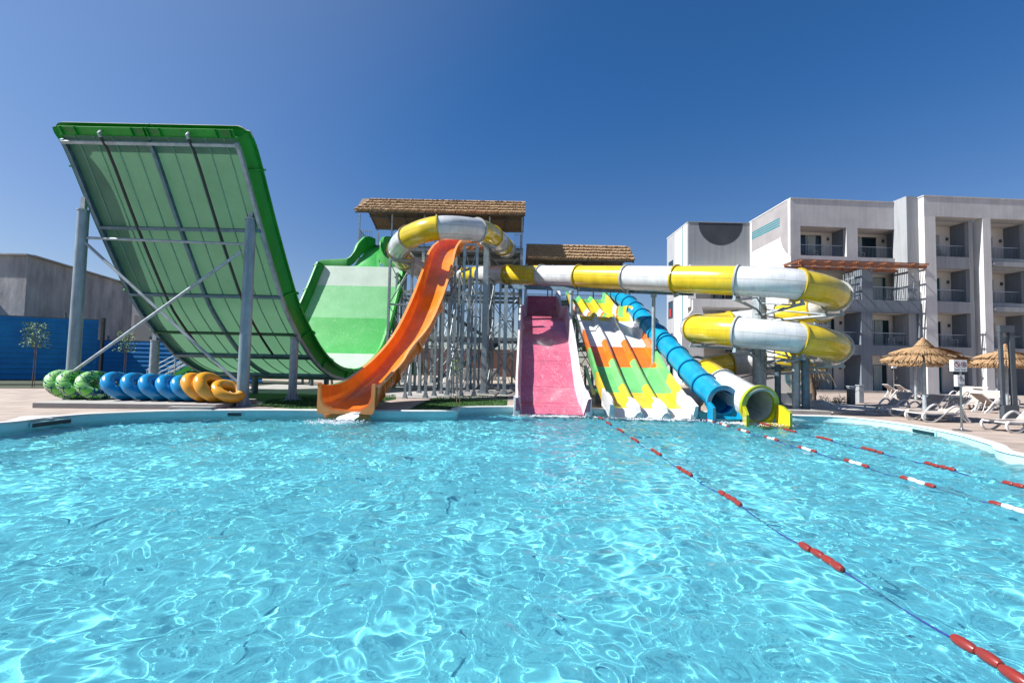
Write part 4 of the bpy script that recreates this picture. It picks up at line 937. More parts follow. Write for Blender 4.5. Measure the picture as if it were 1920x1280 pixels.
# posts carrying the outer bends of the spiral
for px, Y, zt, lb in ((1492, 18.9, 2.0, 'left round post of the pair under the lowest spiral bend'), (1510, 18.75, 2.15, 'right round post of the pair under the lowest spiral bend')):
    x_ = at(px, 700, Y)[0]; e = empty('round_support', (x_, Y, 0), lb, 'steel support'); b = MB(); b.cyl((x_, Y, 0), (x_, Y, zt), .15, n=18); b.build('post', 'steel_blue' if px > 1500 else 'galv', e)
    b = MB(); b.box(x_ - .45, x_ + .45, Y - .06, Y + .06, zt, zt + .14); b.cyl((x_, Y, .0), (x_, Y, .04), .26, n=16); b.build('head', 'galv_light', e)
x_ = at(1458, 700, 19.6)[0]; e = empty('round_support', (x_, 19.6, 0), 'dark mottled post under the rear of the spiral tube left of the dry palm', 'steel support')
b = MB(); b.cyl((x_, 19.6, 0), (x_, 19.6, 1.9), .12, n=14); b.build('post', 'galv_dark', e); b = MB(); b.box(x_ - .2, x_ + .2, 19.5, 19.7, 1.7, 1.8); b.build('head', 'galv_dark', e)

# ------------------------------------------------------------------ launch towers with thatched roofs
def thatch_roof(x0, x1, ye, yr, ze, zr, rows, parent, yb=None, zb=None, hipl=0, hipr=0):
    r = random.Random(int(abs(x0) * 10)); b = MB(); n = int((x1 - x0) / .07)
    for k in range(rows):        # rows from ridge down, each overlapping the one below
        fa, fb = (k - .25) / rows, (k + 1.12) / rows; fa = max(fa, 0)
        lift = .15
        for i in range(n):
            xa = x0 + (x1 - x0) * i / n; xb = xa + (x1 - x0) / n * 1.15
            if xa < x0 + hipl * (1 - fb) or xb > x1 + .1 - hipr * (1 - fb): continue
            j_ = r.uniform(-.10, .10) / rows * 1.1
            p = lambda x, f_, l: (x, yr + (ye - yr) * f_ - l * .4, zr + (ze - zr) * f_ + l)
            l1 = lift + r.uniform(-.03, .04)
            b.add([p(xa, fa, .02), p(xb, fa, .02), p(xb, fb + j_, l1), p(xa, fb + j_, l1), p(xa, fb + j_, l1 - .13), p(xb, fb + j_, l1 - .13)], [(0, 3, 2, 1), (3, 4, 5, 2)])
    o = b.build('thatch', 'thatch', parent)
    b = MB(); yb = yb if yb is not None else 2 * yr - ye; zb = zb if zb is not None else ze
    prof = [(ye, ze - .02), (yr, zr - .02), (yb, zb), (yb, zb - .06), (yr, zr - .12), (ye, ze - .09)]
    vs = [(x, y, z) for x in (x0 + .02, x1 - .02) for y, z in prof]; m_ = 6
    fs = [(i, (i + 1) % m_, m_ + (i + 1) % m_, m_ + i) for i in range(m_)] + [(0, 1, 4, 5), (1, 2, 3, 4), (6, 7, 10, 11), (7, 8, 9, 10)]
    b.add(vs, fs); b.build('roof_lining', 'thatch_under', parent)
    b = MB(); nr = max(3, int((x1 - x0) / 1.3))
    for i in range(nr + 1):
        x = x0 + .1 + (x1 - x0 - .2) * i / nr; b.beam((x, ye, ze - .14), (x, yr, zr - .17), .05, .08); b.beam((x, yr, zr - .17), (x, yb, zb - .12), .05, .08)
    for f_ in (.1, .5, .9): b.beam((x0, ye + (yr - ye) * f_, ze + (zr - ze) * f_ - .2), (x1, ye + (yr - ye) * f_, ze + (zr - ze) * f_ - .2), .06, .06); b.beam((x0, yb + (yr - yb) * f_, zb + (zr - zb) * f_ - .18), (x1, yb + (yr - yb) * f_, zb + (zr - zb) * f_ - .18), .06, .06)
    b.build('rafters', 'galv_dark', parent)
def railing(p, q, z, h=1.0, mt='rail_metal', parent=None, sp=.13, top=.035, nm='railing', mid=False):
    p = V(p[0], p[1], z); q = V(q[0], q[1], z); b = MB(); b.beam(p + V(0, 0, h), q + V(0, 0, h), top * 1.5, top * 1.3, 1); b.beam(p + V(0, 0, .1), q + V(0, 0, .1), top, top)
    n = max(2, int(np.linalg.norm(q - p) / sp))
    for i in range(n + 1): c = p + (q - p) * i / n; b.beam(c + V(0, 0, .1), c + V(0, 0, h), .018, .018, up=(0, 1, 0))
    return b.build(nm, [mt, 'rail_top'], parent)
def tower(name, label, x0, x1, y0, y1, zf, nx, ny, rz, levels):
    e = empty(name, ((x0 + x1) / 2, (y0 + y1) / 2, 0), label, 'tower'); xs_ = np.linspace(x0, x1, nx); ys_ = np.linspace(y0, y1, ny)
    for x in xs_:
        for y in ys_:
            edge_ = y in (ys_[0], ys_[-1]); b = MB(); b.hbeam((x, y, .02), (x, y, zf), .2); b.build('column', 'galv', e)
            if edge_: b = MB(); b.beam((x, y, zf), (x, y, rz), .09, .09); b.build('roof_post', 'galv', e)
    for z in levels + [zf - .15]:
        for y in ys_: b = MB(); b.beam((x0, y, z), (x1, y, z), .12, .22); b.build('floor_beam', 'galv', e)
        b = MB()
        for x in xs_: b.beam((x, y0, z - .0), (x, y1, z), .10, .18)
        b.build('cross_beams', 'galv', e)
    lv = [0.2] + levels + [zf - .3]
    for y in (ys_[0], ys_[-1]):
        for i in range(nx - 1):
            if i % 2: continue
            for a, c in zip(lv[:-1], lv[1:]):
                for k0, k1 in ((i, i + 1), (i + 1, i)): b = MB(); b.tube([(xs_[k0], y, a), (xs_[k1], y, c)], .03, 5, cap=False); b.build('brace_rod', 'galv_light', e)
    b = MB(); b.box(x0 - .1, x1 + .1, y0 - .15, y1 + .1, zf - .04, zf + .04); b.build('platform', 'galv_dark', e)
    return e, xs_, ys_
e, xs_, ys_ = tower('launch_tower', 'tall grey steel launch tower with thatched roof behind the orange slide', -11.0, .55, 31.9, 36.4, 9.8, 6, 3, 12.1, [3.4, 6.6])
thatch_roof(-11.25, .75, 31.5, 33.0, 12.2, 13.62, 5, e, 36.6, 12.4, .75, 0)
railing((-11, 31.9), (-10.1, 31.9), 9.85, 1.05, parent=e); railing((-11, 31.9), (-11, 36.4), 9.85, 1.05, parent=e); railing((-8.0, 31.9), (-3.1, 31.9), 9.85, 1.0, parent=e); railing((.0, 31.9), (.55, 31.9), 9.85, 1.0, parent=e); railing((.55, 31.9), (.55, 36.4), 9.85, 1.0, parent=e); railing((-11, 36.4), (.55, 36.4), 9.85, 1.0, parent=e)
e, xs_, ys_ = tower('launch_tower', 'lower wide steel launch tower with thatched roof above the pink and lane slides', .95, 8.3, 32.3, 36.4, 6.25, 5, 3, 8.85, [3.2])
thatch_roof(.9, 8.55, 31.9, 33.1, 9.15, 10.5, 5, e, 36.6, 9.2, 0, .5)
railing((3.1, 32.3), (3.9, 32.3), 6.3, 1.0, parent=e); railing((6.4, 32.3), (6.6, 32.3), 6.3, 1.0, parent=e); railing((.95, 32.3), (1.0, 32.3), 6.3, 1.0, parent=e); railing((7.7, 32.3), (8.3, 32.3), 6.3, 1.0, parent=e); railing((.95, 36.4), (8.3, 36.4), 6.3, 1.0, parent=e)
b = MB(); b.box(1.2, 8.2, 36.2, 36.28, 7.9, 9.1); b.build('back_panel', 'thatch_under', e)
# stairs of the tower
e = empty('tower_stairs', (-2, 38, 0), 'zigzag grey stairs climbing behind the launch tower', 'stairs')
for k in range(3):
    za, zb = k * 3.25, (k + 1) * 3.25; xa, xb = (-6.5, -1.2) if k % 2 == 0 else (-1.2, -6.5); y_ = 37.2 + (k % 2) * 1.3
    b = MB(); b.beam((xa, y_, za), (xb, y_, zb), .06, .28); b.beam((xa, y_ + 1, za), (xb, y_ + 1, zb), .06, .28)
    for s_ in range(17): x = xa + (xb - xa) * (s_ + .5) / 17; z = za + (zb - za) * (s_ + .5) / 17; b.box(x - .14, x + .14, y_ + .03, y_ + .97, z, z + .03)
    b.build('flight', 'galv_dark', e)
    b = MB(); b.tube([(xa, y_, za + 1), (xb, y_, zb + 1)], .03, 6); b.build('handrail', 'galv_light', e)
b = MB(); b.box(-20, 3.5, 57, 57.4, 0, 3.4); tag(b.build('brush_fence', 'brush'), 'brown brushwood fence far behind the steel slide supports', 'fence')
b = MB(); b.box(-5.5, -1.5, 45, 47, .0, 1.1); tag(b.build('low_wall', 'concrete_slab', None, .02), 'pale low wall on the sand behind the launch tower', 'wall')

# ------------------------------------------------------------------ hotel on the right
AL = math.radians(3.0)
class Fac:
    def __init__(s, x, y, al=AL): s.o = V(x, y, 0); s.u = V(math.cos(al), math.sin(al), 0); s.n = V(-math.sin(al), math.cos(al), 0)
    def p(s, u, d, z): return s.o + s.u * u + s.n * d + V(0, 0, z)
    def hit(s, px, py, d=0.):
        r = ray(px, py); o = s.o + s.n * d; t = np.dot(o - V(0, 0, EYE), s.n) / np.dot(r, s.n); q = V(0, 0, EYE) + r * t; return float(np.dot(q - o, s.u)), float(q[2])
    def box(s, mb, u0_, u1, z0, z1, d0, d1, m=0): mb.frame_box(s.p(u0_, d0, z0), s.u * (u1 - u0_), s.n * (d1 - d0), V(0, 0, z1 - z0), m)
def wall_holes(f, mb, u0_, u1, z0, z1, d0, d1, holes, m=0, mfun=None):
    zs = sorted({z0, z1} | {z for h in holes for z in h[2:4] if z0 < z < z1})
    for za, zb in zip(zs[:-1], zs[1:]):
        us = sorted([(max(h[0], u0_), min(h[1], u1)) for h in holes if h[2] < (za + zb) / 2 < h[3]]); c = u0_
        for a, b_ in us:
            if a > c + 1e-4: f.box(mb, c, a, za, zb, d0, d1, m if mfun is None else mfun((za + zb) / 2))
            c = max(c, b_)
        if u1 > c + 1e-4: f.box(mb, c, u1, za, zb, d0, d1, m if mfun is None else mfun((za + zb) / 2))
hotel = empty('hotel_building', (34, 37, 0), 'grey and white four-storey hotel with recessed balconies behind the sun loungers', 'building')
fL = Fac(22.7, 36.9); fR = Fac(32.05, 35.75); fP = Fac(22.7, 35.55)
rb = random.Random(7)
def recess(f, u0_, u1, z0, z1, d0, D, par, door=(.22, .78), dz=2.25, rail=True, glass='window_glass', white_left=True, curtain=True, lamp=True, backm='plaster_cream'):
    """a balcony room behind an opening: floor, ceiling, cheeks, back wall with a sliding door"""
    b = MB(); t = .12; w_ = u1 - u0_
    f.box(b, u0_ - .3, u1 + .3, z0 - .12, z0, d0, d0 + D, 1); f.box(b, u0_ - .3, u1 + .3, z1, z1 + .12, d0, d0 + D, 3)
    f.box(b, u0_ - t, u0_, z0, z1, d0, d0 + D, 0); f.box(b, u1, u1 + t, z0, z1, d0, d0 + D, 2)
    da, db = u0_ + w_ * door[0], u0_ + w_ * door[1]; dh = min(dz, z1 - z0 - .15)
    wall_holes(f, b, u0_, u1, z0, z1, d0 + D, d0 + D + t, [(da, db, z0, z0 + dh)], 0)
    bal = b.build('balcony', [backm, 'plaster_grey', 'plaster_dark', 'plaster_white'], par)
    dr = MB(); fd = d0 + D + .03; fw_ = .06
    f.box(dr, da, db, z0 + dh - fw_, z0 + dh, fd, fd + .06); f.box(dr, da, da + fw_, z0, z0 + dh - fw_, fd, fd + .06); f.box(dr, db - fw_, db, z0, z0 + dh - fw_, fd, fd + .06); m_ = da + (db - da) * .36
    f.box(dr, m_ - fw_ / 2, m_ + fw_ / 2, z0, z0 + dh - fw_, fd - .01, fd + .05); dd = dr.build('sliding_door', 'white_metal', par)
    g = MB(); f.box(g, da + fw_, db - fw_, z0 + .02, z0 + dh - fw_, fd + .02, fd + .035); g.build('glass', glass, dd)
    if curtain:
        c = MB(); ca = m_ + .1 if rb.random() < .6 else da + .1; cw = (db - da) * rb.uniform(.3, .55); n = 14; pts = []
        for i in range(n + 1): pts.append(f.p(ca + cw * i / n, fd - .002 + .008 * (i % 2), 0))
        vs = [p + V(0, 0, z0 + .05) for p in pts] + [p + V(0, 0, z0 + dh - .1) for p in pts]; c.add(vs, [(i, i + 1, n + 2 + i, n + 1 + i) for i in range(n)]); c.build('curtain', 'curtain', dd)
    if lamp:
        l = MB(); f.box(l, u0_ + w_ * .88, u0_ + w_ * .88 + .14, z0 + 1.75, z0 + 2.0, d0 + D - .12, d0 + D - .001); l.build('wall_lamp', 'galv_dark', par)
    if rail:
        p, q = f.p(u0_, d0 + .14, 0), f.p(u1, d0 + .14, 0); railing(p[:2], q[:2], z0, 1.02, parent=par, sp=.12, nm='railing')
def rect(f, x0, x1, yt, yb, d=0.):
    xm = (x0 + x1) / 2; a, _ = f.hit(x0, (yt + yb) / 2, d); c, _ = f.hit(x1, (yt + yb) / 2, d); _, zt = f.hit(xm, yt, d); _, zb = f.hit(xm, yb, d); return a, c, zb, zt
TOP = 15.75; Z1, Z2, Z3 = 3.75, 7.4, 11.05
# --- upper left part (top storey and the terrace storey)
o31 = rect(fL, 1500.7, 1587, 417, 479); o32 = rect(fL, 1608, 1694, 422, 484)
o31 = (o31[0], o31[1], Z3 + .02, 13.5); o32 = (o32[0], o32[1], Z3 + .02, 13.5)
uR = fL.hit(1722, 400)[0]
h2 = [(2.0, uR - 5.4, Z2, 9.9), (uR - 4.5, uR - .4, Z2, 9.9)]
b = MB(); wall_holes(fL, b, 0, uR, Z2, TOP, 0, .35, [o31, o32] + h2, 0); fL.box(b, 0, uR, TOP, TOP + .08, -.04, .42, 0); b.build('upper_wall', 'plaster_pink_grey', hotel)
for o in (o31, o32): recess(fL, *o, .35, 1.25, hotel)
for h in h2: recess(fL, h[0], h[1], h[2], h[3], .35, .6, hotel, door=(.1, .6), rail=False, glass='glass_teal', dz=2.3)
# --- lower left part with the protruding frame
uP0 = fP.hit(1512, 640)[0]; uP1 = fP.hit(1727, 640)[0]
lo = []
for (x0, x1, yt, yb), (za, zb) in (((1536, 1615, 583, 645), (Z1, 6.35)), ((1636, 1724, 583, 645), (Z1, 6.35)), ((1530, 1615, 670, 733), (.05, 2.95)), ((1636, 1719, 670, 733), (.05, 2.95))):
    a, c, _, _ = rect(fP, x0, x1, yt, yb); lo.append((a, min(c, uP1 - .12), za, zb))
b = MB(); wall_holes(fP, b, uP0, uP1, 0, Z2 - .05, 0, .35, lo, 0)
fP.box(b, *fP.hit(1615.5, 530)[:1], fP.hit(1636, 530)[0], Z2 - .05, 9.75, 0, .9, 0); fP.box(b, uP0, uP0 + .3, 0, Z2 - .05, .35, 1.5, 0)
b.build('lower_wall', 'plaster_dark', hotel)
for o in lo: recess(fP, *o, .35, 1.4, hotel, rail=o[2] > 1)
b = MB(); fP.box(b, uP0, uP1, Z2 - .04, Z2 + .02, .36, 1.4); b.build('terrace_floor', 'concrete_slab', hotel); b = MB(); fP.box(b, uP0, uP1, .0, .16, -.10, -.003); b.build('base_course', 'concrete_slab', hotel)
for a, c in ((uP0 + .5, fP.hit(1615, 555)[0]), (fP.hit(1637, 555)[0], uP1 - .15)): railing(fP.p(a, .12, 0)[:2], fP.p(c, .12, 0)[:2], Z2, 1.0, parent=hotel, sp=.13)
# slatted screens beside each terrace bay
for px in (1605, 1716):
    b = MB(); u_ = fP.hit(px, 530)[0]
    for k in range(9): b.beam(fP.p(u_ + .0, .15 + k * .14, Z2 + .1), fP.p(u_ + .0, .15 + k * .14, 9.6), .05, .04)
    for z in (Z2 + .8, Z2 + 1.7): b.beam(fP.p(u_, .15, z), fP.p(u_, 1.3, z), .04, .08)
    b.build('slatted_screen', 'galv_light', hotel)
# pergola over the terrace
pg = MB(); z = 9.95; ua, ub = fP.hit(1488, 505)[0], fP.hit(1724, 510)[0]
for d in (-.55, 1.1): pg.beam(fP.p(ua, d, z), fP.p(ub, d, z), .12, .22)
pr = pg.build('pergola', 'wood_red', hotel); n = 9
sl_ = MB()
for k in range(n + 1): u_ = ua + .1 + (ub - ua - .2) * k / n; sl_.beam(fP.p(u_, -.85, z + .17), fP.p(u_, 1.33, z + .17), .06, .12)
sl_.build('rafters', 'wood_red', pr)
sl_ = MB()
for k in range(11): d = -.75 + k * .2; sl_.beam(fP.p(ua - .1, d, z + .26), fP.p(ub + .05, d, z + .26), .05, .03)
sl_.build('battens', 'wood_red', pr)
sl_ = MB(); 
for px in (1497,): u_ = fP.hit(px, 500)[0]; sl_.beam(fP.p(u_, -.5, Z2), fP.p(u_, -.5, z - .1), .16, .16)
sl_.build('pergola_post', 'wood_red', pr)
# --- left flank of the main block, with its painted shapes
xF = 22.7
b = MB(); b.box(xF - .0, xF + .3, 37.3, 43.3, 0, TOP); b.box(xF - .04, xF + .34, 37.25, 43.35, TOP, TOP + .08); b.build('side_wall', 'plaster_white', hotel)
b = MB(); b.box(xF + .31, 33, 37.8, 37.9, 0, .2); b.box(xF + .2, 60, 39.9, 46, TOP - 1.5, TOP - .9); b.build('roof_slab', 'plaster_grey', hotel)
def onx(px, py, x):
    r = ray(px, py); t = x / r[0]; return V(x, r[1] * t, EYE + r[2] * t)
def painted(pix, x, off, mt, nm='painted_shape'):
    P_ = [onx(px, py, x) for px, py in pix]; P_ = [V(x - off, min(max(p[1], 36.92), 43.28), min(p[2], TOP - .01)) for p in P_]
    b = MB(); n = len(P_); vs = P_ + [p + V(off - .0005, 0, 0) for p in P_]; fs = [(i, (i + 1) % n, n + (i + 1) % n, n + i) for i in range(n)]
    for tri in tessellate_polygon([[Vector((p[1], p[2], 0)) for p in P_]]): fs.append(tuple(tri))
    b.add(vs, fs); return b.build(nm, mt, hotel)
painted([(1409, 414), (1462, 381), (1462, 446), (1415, 470), (1409, 474)], xF, .004, 'paint_grey')
for k in range(4):
    a = 436 + k * 3.7; c = 408 + k * 4.4; painted([(1409.5, a), (1462, c), (1462, c + 2.9), (1409.5, a + 2.5)], xF, .009, 'teal_paint', 'painted_stripe')
cv = [(1461, 383), (1486, 366), (1488, 480)] + [(1487 - 25 * math.sin(math.radians(q)) if q < 90 else 1462, 478 - 0) for q in ()]
cv = [(1461.5, 382), (1487, 366), (1488.5, 478), (1480, 478), (1473, 473), (1467, 463), (1463.5, 450), (1461.5, 435)]
painted(cv, xF, .006, 'paint_grey')
# --- right section: tall pillars with recessed balcony bays
pil = [(1736, 1757), (1846, 1861)]
def ur(px, d=0): return fR.hit(px, 560, d)[0]
bays = [(ur(1757), ur(1838)), (ur(1861), ur(1861) + 3.75)]; pillars = [(ur(1736), ur(1757)), (ur(1846), ur(1861))]
nx_ = bays[-1][1]
for k in range(4):
    pillars.append((nx_, nx_ + .75)); bays.append((nx_ + .75, nx_ + 4.5)); nx_ += 4.5
pillars.append((nx_, nx_ + .9))
bp0 = MB(); fR.box(bp0, pillars[0][0], nx_ + .9, 14.15, TOP, 0, .6); fR.box(bp0, pillars[0][0] - .05, nx_ + .95, TOP, TOP + .08, -.04, .65); bp0.build('cornice_wall', 'plaster_pink_grey', hotel)
for a, c in pillars:
    b = MB(); fR.box(b, a, c, 0, 14.15, 0, .95); b.build('pillar', 'plaster_white' if True else '', hotel)
b = MB(); fR.box(b, -.35, pillars[0][0] - .004, 0, TOP + .15, .5, 1.8); b.build('corner_fin', 'plaster_grey', hotel)
for bi, (a, c) in enumerate(bays):
    holes = [(a, c - .35, .05, 3.05), (a, c - .35, Z1, 6.5), (a, c - .35, Z2, 10.1), (a, c - .35, Z3, 14.0)]
    b = MB(); wall_holes(fR, b, a + .004, c - .004, 0, 14.14, .45, .75, holes, 0); b.build('bay_wall', 'plaster_grey', hotel)
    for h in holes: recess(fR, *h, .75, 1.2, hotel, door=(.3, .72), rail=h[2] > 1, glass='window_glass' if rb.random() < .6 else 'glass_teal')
    if bi >= 1:
        for z in (Z2 - .35, Z3 - .35):
            b = MB(); fR.box(b, a + .25, c, z - .38, z, .1, .449); b.build('planter_ledge', 'plaster_grey', hotel)
            b = MB(); p = fR.p(a + .22, .02, z - .2); q = fR.p(a + .22, .2, z - .2); b.cyl(p, q, .07, n=10); b.build('spout', 'plaster_white', hotel)
# balcony furniture, small white chairs
def chair(loc, rot, label):
    e = empty('balcony_chair', (0, 0, 0), label, 'chair', 'plastic chairs on the hotel balconies')
    for x in (-.2, .2):
        for y in (-.2, .2): b = MB(); b.beam((x, y, 0), (x * .95, y * .95, .43), .035, .035); b.build('leg', 'plastic_chair', e)
    b = MB(); b.box(-.24, .24, -.23, .23, .42, .45); b.build('seat', 'plastic_chair', e, .01)
    b = MB(); pts = [(.25 * math.sin(t), .18 + .06 * math.cos(t)) for t in np.linspace(-1.3, 1.3, 9)]
    for x, y in pts[::1]: b.beam((x, y, .45), (x, y + .04, .78), .03, .015)
    b.tube([(x, y + .04, .79) for x, y in pts], .02, 6); b.build('backrest', 'plastic_chair', e)
    for x in (-.24, .24): b = MB(); b.beam((x, -.2, .64), (x, .2, .66), .03, .04); b.beam((x, -.2, .44), (x, -.2, .64), .03, .03); b.build('armrest', 'plastic_chair', e)
    e.location = Vector(loc); e.rotation_euler = (0, 0, rot); return e
spots = [(fP.p(lo[1][1] - .7, .9, Z1 + .0), 2.2, 'left one of the two chairs on the first-floor balcony above the nearest straw umbrella'), (fP.p(lo[1][1] - 1.5, 1.0, Z1), -2.0, 'right one of the two chairs on the first-floor balcony above the nearest straw umbrella'),
         (fR.p(bays[0][0] + .55, 1.4, Z1), -1.6, 'white chair by the dark door on the first-floor balcony between the two white pillars'), (fR.p(bays[0][1] - .9, 1.4, Z1), 1.3, 'chair at the right end of the first-floor balcony between the two white pillars'),
         (fR.p(bays[1][0] + .55, 1.4, Z1), -1.6, 'chair on the first-floor balcony behind the tall slotted post'), (fR.p(bays[0][0] + .9, 1.4, Z2), 1.6, 'chair on the second-floor balcony between the two white pillars'),
         (fR.p(bays[1][0] + .9, 1.4, Z3), 1.6, 'chair on the top-floor balcony at the right edge'), (fR.p(bays[0][0] + 2.0, 1.5, Z3), 1.6, 'chair on the top-floor balcony between the two white pillars'),
         (fL.p(o31[0] + 2.0, 1.2, Z3), 1.6, 'chair on the left top-floor balcony'), (fL.p(o32[0] + 1.2, 1.2, Z3), 1.6, 'chair on the middle top-floor balcony')]
c0 = chair(spots[0][0], spots[0][1], spots[0][2])
for p, r_, lb in spots[1:]: copy_tree(c0, None, p, r_, lb)
# --- wing behind the spiral
wing_ = empty('hotel_wing', (20, 45, 0), 'cream hotel wing with a dark painted half circle behind the spiral tube slide', 'building')
fW = Fac(16.75, 43.3, 0); WT = 15.65
hw = [(.75, 4.9, 8.1, 10.9), (.75, 4.9, 4.4, 7.3), (.75, 4.9, .1, 3.6)]
b = MB(); wall_holes(fW, b, 0, 6.0, 0, WT, 0, .35, hw, 0, lambda z: 1 if z > 11.2 else 0); fW.box(b, -.04, 6.0, WT, WT + .07, -.04, .4, 1); b.build('front_wall', ['plaster_white', 'plaster_grey'], wing_)
for h in hw: recess(fW, *h, .35, 2.4, wing_, door=(.62, .98), rail=False, backm='plaster_cream')
for zz_, hh in ((7.35, .75), (3.7, .7), (11.0, .3)):
    b = MB(); fW.box(b, -.2, 5.95, zz_, zz_ + hh, -1.1, -.002); b.build('balcony_slab', 'plaster_white', wing_)
b = MB(); c_ = onz; cu, cz = fW.hit(1351, 419); rr = 42 * 43.3 / 853; vs = [fW.p(cu + rr * math.cos(t), -.006, cz + rr * 1.0 * math.sin(t)) for t in np.linspace(math.pi * .93, math.pi * 2.07, 40)]
vs = [V(p[0], p[1], min(p[2], WT - .01)) for p in vs]; b.add(vs, [tuple(range(len(vs)))[::-1]]); b.build('painted_half_circle', 'plaster_charcoal', wing_)
b = MB(); b.box(16.75, 17.05, 43.66, 49.2, 0, WT); b.box(16.7, 17.1, 43.6, 49.25, WT, WT + .07); b.build('side_wall', 'plaster_white', wing_)
b = MB(); b.box(16.735, 16.748, 46.9, 49.2, .1, WT - .01); b.build('painted_band', 'plaster_grey', wing_)
b = MB(); b.box(16.735, 16.748, 44.55, 44.75, .1, WT - .01); b.build('painted_stripe', 'teal_paint', wing_)
for z in (12.0, 7.7, 4.3):
    b = MB(); b.box(16.70, 16.73, 47.3, 48.6, z - .9, z + .9); o = b.build('window', 'window_glass', wing_); b = MB(); b.box(16.67, 16.695, 47.7, 48.2, z - .75, z + .1); b.build('red_panel', 'red_door', o)
b = MB(); fx0 = 15.9
pts = [(0, 2.9), (.5, 2.9), (.5, 6.6), (.1, 7.9), (-.5, 7.9), (-.5, 7.0), (-1.1, 6.2), (-1.5, 5.2), (-1.5, 2.9)]
vs = [(17.05 + u_, y, z) for y in (41.6, 41.9) for u_, z in pts]; n = len(pts); fs = [(i, (i + 1) % n, n + (i + 1) % n, n + i) for i in range(n)]
for tri in tessellate_polygon([[Vector((u_, z, 0)) for u_, z in pts]]): fs += [tuple(tri), tuple(n + q for q in tri)]
b.add(vs, fs); b.box(15.55, 17.55, 41.55, 43.28, 2.2, 2.88); b.build('white_fin', 'plaster_white', wing_)
# low garden wall with painted wave stripes
gw = empty('garden_wall', (19.5, 35, 0), 'low white wall painted with curved teal stripes behind the dry palm', 'wall')
fG = Fac(*at(1430, 700, 34.0)[:2], 0)
uG = fG.hit(1519, 700)[0]
b = MB(); fG.box(b, 0, uG, 0, 3.1, 0, .3); fG.box(b, -.003, uG, 0, 1.35, -.02, -.002, 1); b.build('wall', ['plaster_white', 'plaster_cream'], gw)
for k in range(4):
    path = [(1472 + k * 2.4, 660), (1472 + k * 2.4, 708 - k * .3), (1476 + k * 2.2, 719 - k * 1.5), (1484 + k * 1.6, 727 - k * 2.5), (1494, 730 - k * 2.8), (1518, 731 - k * 2.8)]
    pts, _ = spline([fG.p(fG.hit(*q)[0], -.03, fG.hit(*q)[1]) for q in path], 6); b = MB(); b.tube(pts, .035 if k % 2 == 0 else .03, 4); b.build('painted_stripe', 'teal_paint', gw)
# ------------------------------------------------------------------ plants, bollards and small things around the spiral foot
def palm(loc, h, label, seed=3):
    r = random.Random(seed); e = empty('palm_tree', loc, label, 'palm'); L = V(*loc)
    b = MB(); pts = [L + V(.03 * math.sin(z * 3), 0, z) for z in np.linspace(-.02, h, 14)]; b.tube(pts, [.17 + .03 * (i % 2) for i in range(14)], 12); b.build('trunk', 'trunk', e)
    for k in range(30):
        a = r.uniform(0, 6.28); ln = r.uniform(.7, 1.15); b = MB(); base = L + V(0, 0, h - .05); d = V(math.cos(a), math.sin(a), 0); rise = r.uniform(-.1, .3)
        sp = [base + d * ln * t + V(0, 0, rise * t * 2 - 1.25 * ln * t * t * r.uniform(.9, 1.1)) for t in np.linspace(0, 1, 7)]; b.tube(sp, .012, 4)
        sd = V(-d[1], d[0], 0)
        for i in range(1, 7):
            for q in range(4):
                for sg in (-1, 1):
                    p = sp[i] + (sp[i - 1] - sp[i]) * q / 4; l = .34 * (1 - i / 9); tip = p + sd * sg * l * .6 + V(0, 0, -l * r.uniform(.5, 1)) + d * l * .3
                    b.add([p - d * .012, p + d * .012, tip], [(0, 1, 2)])
        b.build('frond', 'leaf_dry' if r.random() < .8 else 'leaf', e)
    return e
palm((*at(1522, 730, 24.5)[:2], 0), 2.0, 'short palm with dry drooping brown fronds beneath the spiral slide')
for px, yb, yt, lb in ((1595.5, 758, 723, 'left dark square bollard on the deck beside the planted bed'), (1612, 755, 721, 'right grey square bollard linked by a chain to its neighbour')):
    p = onz(px, yb); hor = 680 + (px - 960) * .021; h = EYE + (hor - yt) * p[1] / F
    e = empty('bollard', p, lb, 'bollard'); b = MB(); b.box(p[0] - .13, p[0] + .13, p[1] - .13, p[1] + .13, 0, h - .16); b.build('body', 'steel_grey_post' if px < 1600 else 'plaster_grey', e, .01)
    b = MB(); b.box(p[0] - .11, p[0] + .11, p[1] - .11, p[1] + .11, h - .16, h - .05); b.box(p[0] - .14, p[0] + .14, p[1] - .14, p[1] + .14, h - .05, h); b.build('light_head', 'galv_light', e)
pa, pb = onz(1595.5, 758), onz(1612, 755); b = MB(); b.tube([pa + (pb - pa) * t + V(0, 0, .75 - .5 * t * (1 - t)) for t in np.linspace(.07, .93, 9)], .014, 5); tag(b.build('chain', 'galv_light'), 'sagging chain strung between the two square bollards', 'chain')
e = empty('stone_kerb', (14, 17.8, 0), 'long low grey stone kerb around the planted bed behind the right pool edge', 'kerb')
kp = [onz(1478, 776), onz(1560, 778), onz(1602, 777.5), onz(1680, 768), onz(1632, 763)]
b = MB(); b.beam(kp[0] + V(0, .25, .07), kp[1] + V(0, .25, .07), .45, .16); b.build('kerb_stone', 'concrete_slab', e, .01); b = MB(); b.beam(kp[1] + V(.02, .27, .06), kp[2] + V(.6, .45, .06), .42, .14); b.build('kerb_stone', 'concrete_slab', e, .01)
b = MB(); a_, c_ = onz(1455, 762), onz(1560, 765); b.beam(a_ + V(0, 1.3, .28), c_ + V(0, 1.5, .28), .3, .6); b.build('retaining_block', 'plaster_grey', e, .01)
r = random.Random(4)
rk = empty('white_boulder', onz(1550, 768), 'pale angular rock with a small fountain head beside the kerb', 'rock'); c = onz(1550, 768) + V(0, .5, 0)
b = MB(); pts = [(.62, -.02), (.60, .12), (.45, .26), (.28, .36), (0, .38)]; b.lathe(c, pts, 9, smooth=False)
